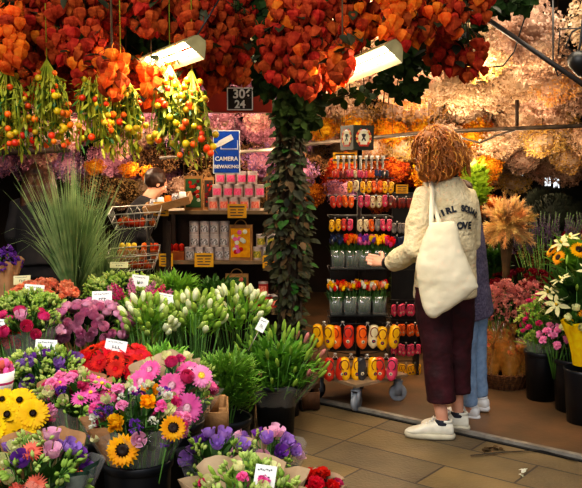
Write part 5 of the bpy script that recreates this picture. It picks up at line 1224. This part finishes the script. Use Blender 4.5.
hd = Vector((-.12, 1, .05)); hand(g, LWr+Vector((0, .02, 0)), hd, Vector((0, 0, 1)), Vector((.3, 0, 1)), 1.0, -.45)
hand(g, RWr, Vector((-.3, .6, -.4)), Vector((0, 0, 1)), Vector((-.2, .2, 1)), .95, .6)
for an, hp in ((lank, Vector((-.085, 0, .88))), (rank, Vector((.085, 0, .88)))):
    kn = (an+hp)/2+Vector((0, .015, .0)); kn.z = .48
    g.tube([hp, kn+Vector((0, 0, .12)), kn, kn-Vector((0, 0, .15)), an+Vector((0, 0, .03)), an-Vector((0, 0, .03))], [.085, .062, .052, .048, .034, .036], 12)
    f_ = Rf @ Vector((0, 1, 0)); g.tube([an+Vector((0, 0, -.035))-f_*.04, an+f_*.06+Vector((0, 0, -.045)), an+f_*.14+Vector((0, 0, -.055))], [.028, .03, .02], 10)
obj('body', remesh(g, .0045, ['skin'], 'body', 2), wom); face_parts(wom, HC, HR)
g = G()
g.loft([(0, -.0, .795, .19, .148), (0, 0, .86, .192, .15), (0, 0, 1.0, .182, .142), (0, 0, 1.15, .182, .14), (0, -.005, 1.28, .182, .132), (0, -.01, 1.35, .172, .116), (0, -.01, 1.405, .135, .095), (0, -.01, 1.45, .085, .078), (-.005, 0, 1.475, .07, .068)], 28)
g.tube([LSh+Vector((.03, 0, -.01)), LSh, (LSh+LEl)/2+Vector((-.015, -.01, 0)), LEl+Vector((-.0, -.01, -.01)), (LEl+LWr)/2+Vector((0, 0, -.015)), LWr-Vector((0, .03, 0))], [.06, .068, .072, .07, .064, .05], 14)
g.tube([RSh+Vector((-.03, 0, -.01)), RSh, (RSh+REl)/2+Vector((.008, -.01, 0)), REl, (REl+RWr)/2, RWr], [.06, .068, .07, .066, .06, .05], 14)
JM = remesh(g, .009, ['fleece'], 'jacket', 4, .008, 9); obj('jacket', JM, wom)
g = G(); g.tube([LWr-Vector((0, .04, -.002)), LWr+Vector((0, .012, 0))], [.043, .035], 12); obj('cuff', g.mesh('cuff', ['cuff_dark']), wom)
g = G(); g.lathe([(.066, 1.455), (.062, 1.5), (.055, 1.5), (.058, 1.45)], 20, c=(-.01, -.004, 0)); obj('collar', g.mesh('collar', ['cuff_dark']), wom)
g = G(); lh = Vector((-.045, -.03, .215)); rh = Vector((.13, .03, .235))
g.loft([(0, 0, .80, .165, .13), (0, 0, .9, .16, .125), (0, 0, 1.02, .14, .11)], 20)
for hm, hp in ((lh, Vector((-.08, 0, .82))), (rh, Vector((.08, 0, .82)))):
    md = hm.lerp(hp, .5)+Vector((0, .0, 0)); g.tube([hp+Vector((0, 0, .05)), hp-Vector((0, 0, .12)), md, hm.lerp(md, .35), hm], [.112, .105, .086, .08, .084], 18)
obj('trousers', remesh(g, .009, ['velvet'], 'trousers', 4, .010, 7), wom)
for an in (lank, rank):
    g = G(); g.lathe([(.0405, .0), (.0405, .022), (.037, .03)], 14, c=(an.x, an.y, an.z-.005)); obj('sock', g.mesh('sock', ['sock_dark']), wom)
    f_ = Rf @ Vector((0, 1, 0)); sneaker(wom, (an.x+f_.x*.06, an.y+f_.y*.06, z0p), fa)
# hair
g = G(); T = HR.to_3x3()
g.ball(HC+T @ Vector((0, -.02, .03)), .116, 0, 20, 14, sq=(1.0, 1.0, 1.04)); 
g.ball(HC+T @ Vector((0, -.03, -.045)), .118, 0, 20, 14, sq=(1.08, .95, 1.05)); g.ball(HC+T @ Vector((.07, .01, -.08)), .075, 0, 14, 10); g.ball(HC+T @ Vector((-.07, .01, -.08)), .075, 0, 14, 10)
hm_ = remesh(g, .01, ['hair_ginger'], 'hair', 3, .02, 16)
g = G()
for v in [(v.co.copy()) for v in hm_.vertices]: g.v.append(tuple(v))
for p_ in hm_.polygons: g.f.append(tuple(p_.vertices)); g.m.append(0)
curly(g, HC+Vector((0, 0, .0)), HR, 620, (.08, .17), .026, .011, th=.0062)
mk('hair_lit', '#dc9a3c', '#b06c26', rough=.4, scale=25)  # golden light on the curls, painted as brighter strands
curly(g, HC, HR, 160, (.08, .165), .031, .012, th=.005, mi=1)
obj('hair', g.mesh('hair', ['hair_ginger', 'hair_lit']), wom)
# lettering on the back, shrink-fitted
bv = BVHTree.FromPolygons([v.co for v in JM.vertices], [tuple(p_.vertices) for p_ in JM.polygons])
def back_text(chars, poss, size):
    vs = []; fs = []
    for ch, (x, z, r) in zip(chars, poss):
        me = text_mesh(ch, size, 'ink', extrude=0, bold=.003); o_ = len(vs)
        for v in me.vertices:
            p_ = Vector((v.co.x*1.0, 0, v.co.y)); p_ = Matrix.Rotation(-r, 3, 'Y') @ p_; x_, z_ = x+p_.x, z+p_.z
            h_ = bv.ray_cast(Vector((x_, -1, z_)), Vector((0, 1, 0))); y_ = h_[0].y-.007 if h_[0] else -.15
            vs.append((x_, y_, z_))
        fs += [tuple(i+o_ for i in p_.vertices) for p_ in me.polygons]
    gg = G(); gg.add(vs, fs); obj('lettering', gg.mesh('lettering', ['ink'], False), wom)
word = 'GIRL SQUAD'; pos = []
for i, ch in enumerate(word):
    u = (i-4.5)/4.5; pos.append((-.022+u*.125, 1.30-.04*u*u, -u*.5))
back_text([c_ for c_ in word if c_ != ' '], [p_ for c_, p_ in zip(word, pos) if c_ != ' '], .044)
back_text('LOVE', [(-.06+.034*i, 1.205, 0) for i in range(4)], .052)

# tote bag
rows = [(222, 430, 455, .02), (228, 427, 457, .035), (240, 422, 460, .05), (252, 419, 464, .06), (266, 416, 470, .066), (278, 416, 476, .066), (287, 418, 479, .06), (296, 420, 468, .052), (305, 423, 455, .042), (313, 426, 442, .028), (318, 430, 436, .01)]
YT = 4.17; org = at(445, 222, YT)
tb = thing('tote_bag', 'large plain cream canvas tote bag hanging from the shoulder of the woman', 'bag', org)
rings = []
for py, xa, xb_, th in rows:
    a_ = at(xa, py, YT); b_ = at(xb_, py, YT); rings.append((((a_.x+b_.x)/2)-org.x, 0, a_.z-org.z, (b_.x-a_.x)/2, th))
g = G(); g.loft(rings[::-1], 28, ex=.9)
obj('bag_body', remesh(g, .008, ['canvas'], 'bag', 3, .008, 8), tb)
def strap(p0, p1, nme):
    g = G(); sh = WC+Matrix.Rotation(WA, 3, 'Z') @ Vector((-.135, p1, 1.435))
    pts = [p0-org, (p0.lerp(sh, .5)-org)+Vector((0, -.03, 0)), sh-org+Vector((0, -.055, -.03)), sh-org+Vector((0, .0, .012)), sh-org+Vector((0, .07, -.02))]
    side = Vector((.012, 0, 0)); vs = []
    for p_ in pts: vs += [p_-side, p_+side, p_+side+Vector((0, -.004, .002)), p_-side+Vector((0, -.004, .002))]
    fs = []
    for k in range(len(pts)-1):
        for q in range(4): fs.append((4*k+q, 4*k+(q+1) % 4, 4*k+4+(q+1) % 4, 4*k+4+q))
    g.add(vs, fs); obj(nme, g.mesh('strap', ['canvas']), tb)
strap(at(431, 226, YT), -.02, 'strap'); strap(at(440, 226, YT+.02), .02, 'strap')

def generic_person(label, loc, yaw, H, lean, hairm, hairstyle, top, bottom, shoe, long=False, arm=0, headyaw=0, knit_=False, armout=.0):
    k = H/1.72; t = thing('person', label, 'person', loc, yaw); t.scale = (k, k, k)
    L_ = Matrix.Translation((0, 0, .93)) @ Matrix.Rotation(-lean, 4, 'X') @ Matrix.Translation((0, 0, -.93))
    def q(*a_): return L_ @ Vector(a_)
    hc = q(0, .02, 1.6); hr = Matrix.Rotation(headyaw, 4, 'Z') @ Matrix.Rotation(-lean*.8-.15, 4, 'X')
    g = G(); head(g, hc, hr); g.tube([hc+Vector((0, -.02, -.05)), q(0, -.01, 1.4)], [.052, .06], 12)
    gg = G(); gg.loft([(0, 0, .85, .14, .10), (0, 0, 1.08, .12, .09), (0, 0, 1.25, .14, .095), (0, 0, 1.36, .15, .085), (0, 0, 1.42, .08, .06)], 18); g.add(gg.v, gg.f, 0, L_)
    A_ = []
    for sx in (-1, 1):
        sh = q(sx*.17, 0, 1.385); el = q(sx*(.23+armout), .02, 1.12); wr = q(sx*.21, .14+arm, 1.0) if arm >= 0 else q(sx*.24, .05, .88)
        A_.append((sx, sh, el, wr)); g.tube([sh, el, wr], [.046, .035, .024], 10); hand(g, wr, (wr-el), Vector((0, 0, 1)), Vector((-sx, .5, .5)), 1, .5)
    for sx in (-1, 1):
        g.tube([(sx*.085, 0, .9), (sx*.09, .015, .5), (sx*.09, 0, .11), (sx*.09, 0, .06)], [.085, .055, .036, .036], 12); g.tube([(sx*.09, -.03, .05), (sx*.09, .09, .03)], [.028, .024], 8)
    obj('body', remesh(g, .006, ['skin'], 'body', 2), t); face_parts(t, hc, hr)
    g = G(); gg = G(); gg.loft([(0, 0, .76 if long else .86, .195, .15), (0, 0, 1.0, .18, .135), (0, 0, 1.2, .19, .135), (0, 0, 1.33, .195, .12), (0, 0, 1.41, .13, .095), (0, 0, 1.46, .07, .068)], 24); g.add(gg.v, gg.f, 0, L_)
    for sx, sh, el, wr in A_: g.tube([sh+Vector((-sx*.03, 0, 0)), sh, el, wr.lerp(el, .1)], [.06, .068, .058, .045], 12)
    obj('top', remesh(g, .011, [top], 'top', 3, .006, 9), t)
    g = G(); g.loft([(0, 0, .78, .155, .12), (0, 0, .9, .15, .118), (0, 0, 1.0, .13, .1)], 18)
    for sx in (-1, 1): g.tube([(sx*.08, 0, .86), (sx*.085, .01, .5), (sx*.09, 0, .11)], [.105, .075, .058], 14)
    obj('trousers', remesh(g, .011, [bottom], 'trousers', 3, .006, 9), t)
    for sx in (-1, 1): sneaker(t, (sx*.09, .06, z0p), -sx*.08, shoe, shoe)
    g = G(); T3 = hr.to_3x3()
    g.ball(hc+T3 @ Vector((0, -.03, .035)), .1, 0, 18, 12, sq=(.95, 1.0, 1.0))
    if hairstyle == 'long':
        for sx in (-1, 0, 1): g.tube([hc+T3 @ Vector((sx*.05, -.05, .03)), hc+T3 @ Vector((sx*.07, -.075, -.1)), hc+Vector((sx*.09, -.1, -.3)), hc+Vector((sx*.1, -.11, -.46))], [.07, .075, .07, .03], 10)
    hmm = remesh(g, .01, [hairm], 'hair', 2, .008, 22); g = G(); g.v = [tuple(v.co) for v in hmm.vertices]; g.f = [tuple(p_.vertices) for p_ in hmm.polygons]; g.m = [0]*len(g.f)
    if hairstyle == 'long':
        for i in range(260):
            a_ = U(PI*.9, PI*2.1); x, y = math.cos(a_)*.1, math.sin(a_)*.09-.03; l_ = U(.3, .5)
            g.tube([hc+T3 @ Vector((x*.5, y*.6, .12)), hc+T3 @ Vector((x*1.1, y, .03)), hc+Vector((x*1.35, y-.03, -.15)), hc+Vector((x*1.5+U(-.03, .03), y-.05, -l_))], [.006, .006, .006, .003], 4)
    obj('hair', g.mesh('hair', [hairm]), t)
    return t
p2 = at(478, 300, 4.86)
P2 = generic_person('second person in grey purple knit and light jeans behind the woman', (p2.x, 4.86, 0), math.radians(52), 1.46, .05, 'hair_brown', 'short', 'knit', 'denim', 'shoe_pure', long=True, arm=0, headyaw=.2)
P2.rotation_euler.y = -.16
pw = at(38, 200, 6.0)
generic_person('woman with long brown hair seen from behind, half hidden by the grass', (pw.x, 6.0, 0), math.radians(10), 1.58, .22, 'hair_brown', 'long', 'cloth_black', 'cloth_black', 'cloth_black', arm=.05)
pw = at(124, 200, 6.3)
generic_person('man with short brown hair in black clothes bending behind the wire baskets', (pw.x, 6.3, 0), math.radians(-62), 1.58, .42, 'hair_dark', 'short', 'cloth_black', 'cloth_black', 'cloth_black', arm=.1)
# cable on pavement and debris
bar('ground_cable', [at(575, 470, 4.05)+Vector((0, -.03, .0)), at(540, 459, 4.2)+Vector((0, -.02, 0)), at(505, 460, 4.15), at(470, 465, 4.1)], .007, 'black_metal', 'black cable lying on the pavement by the metal threshold', 'cable')
bpy.data.objects['ground_cable'].location.z += 0
for v in bpy.data.objects['ground_cable'].data.vertices: v.co.z = .008 + (v.co.z - .008)*0.0 + U(0, .004)
g = G()
for i, (px, py, s_) in enumerate([(484, 456, .03), (493, 455, .024), (499, 457, .02), (525, 479, .02), (520, 484, .014)]):
    g = G(); Yg = 1.48/((py-175)/800); c = at(px, py, Yg)
    for k in range(4): g.leaf((0, 0, .006), (U(-1, 1), U(-1, 1), .1), s_*1.6, s_, 0)
    o = obj('fallen_leaf', g.mesh('fl', ['leaf_brown'] if i < 3 else ['p_white'])); o.location = (c.x, c.y, .002); tag(o, ('crumpled brown leaf lying on the pavement behind the cable' if i < 3 else 'tiny white petal lying on the pavement at lower right'), 'leaf', 'litter on the pavement '+('brown' if i < 3 else 'white'))

# ------------------------------------------------------------------ camera, lights, world
cam = bpy.data.cameras.new('camera'); cam.lens = 36*800/582; cam.sensor_width = 36; cam.clip_end = 60
co = bpy.data.objects.new('camera', cam); COL.objects.link(co); co.location = (0, 0, CAMZ); co.rotation_euler = (PI/2-PIT, 0, 0); SC.camera = co
w = bpy.data.worlds.new('World'); SC.world = w; w.use_nodes = True; nt = w.node_tree; bg = nt.nodes['Background']
sk = nt.nodes.new('ShaderNodeTexSky'); sk.sky_type = 'HOSEK_WILKIE' if False else 'NISHITA'; sk.sun_disc = False; sk.sun_elevation = math.radians(40); sk.sun_rotation = math.radians(200)
mxn = nt.nodes.new('ShaderNodeMix'); mxn.data_type = 'RGBA'; mxn.inputs[0].default_value = .85; mxn.inputs[7].default_value = (.9, .92, 1.0, 1)
nt.links.new(sk.outputs[0], mxn.inputs[6]); nt.links.new(mxn.outputs[2], bg.inputs['Color']); bg.inputs['Strength'].default_value = .3
def area(name, loc, target, sx, sy, e, col=(1, 1, 1)):
    l = bpy.data.lights.new(name, 'AREA'); l.shape = 'RECTANGLE'; l.size = sx; l.size_y = sy; l.energy = e; l.color = col
    o = bpy.data.objects.new(name, l); COL.objects.link(o); o.location = loc; o.rotation_euler = (Vector(target)-Vector(loc)).to_track_quat('-Z', 'Y').to_euler(); return o
area('street_daylight', (-1.5, -.6, 4.6), (-.5, 3.6, .4), 4.5, 2.5, 300, (1, .97, .92))
def point(loc, e, col=(1, .76, .5), r=.08):
    e *= 1.15
    l = bpy.data.lights.new('warm_fill', 'POINT'); l.energy = e; l.color = col; l.shadow_soft_size = r  # no bulb modelled: unseen warm fill added to brighten flowers and background
    o = bpy.data.objects.new('warm_fill', l); COL.objects.link(o); o.location = loc
for px, py, Y, e in [(200, 125, 5.5, 14), (150, 165, 6.9, 14), (60, 130, 5.3, 10), (95, 190, 7.4, 8), (280, 150, 6.2, 12), (100, 120, 5.6, 10), (470, 60, 4.6, 4), (490, 70, 5.6, 17), (545, 95, 5.3, 9), (400, 95, 5.6, 16), (520, 150, 6.6, 15), (530, 165, 7.4, 12), (470, 150, 7.0, 8), (455, 130, 6.5, 14), (400, 150, 6.7, 16), (335, 130, 6.3, 10), (120, 140, 6.4, 12), (40, 165, 6.6, 6), (230, 130, 6.2, 12), (180, 165, 7.4, 10), (440, 175, 6.6, 10)]:
    point(at(px, py, Y), e)
area('shop_fill', at(360, 20, 4.6)+Vector((0, 0, .1)), (RX, 5.2, .8), .8, .4, 26, (1, .86, .64))  # unseen fill areas added to brighten rack, shelf and right-hand plants
area('shop_fill', at(235, 20, 4.8)+Vector((0, -.1, .1)), (-.4, 5.6, 1.0), .8, .4, 26, (1, .8, .55))
area('shop_fill', (1.3, 4.3, 2.9), (1.7, 5.3, .6), 1.0, .6, 26, (1, .86, .66))
SC.view_settings.view_transform = 'Standard'; SC.view_settings.exposure = .0
try: SC.view_settings.look = 'Medium High Contrast'
except Exception: pass
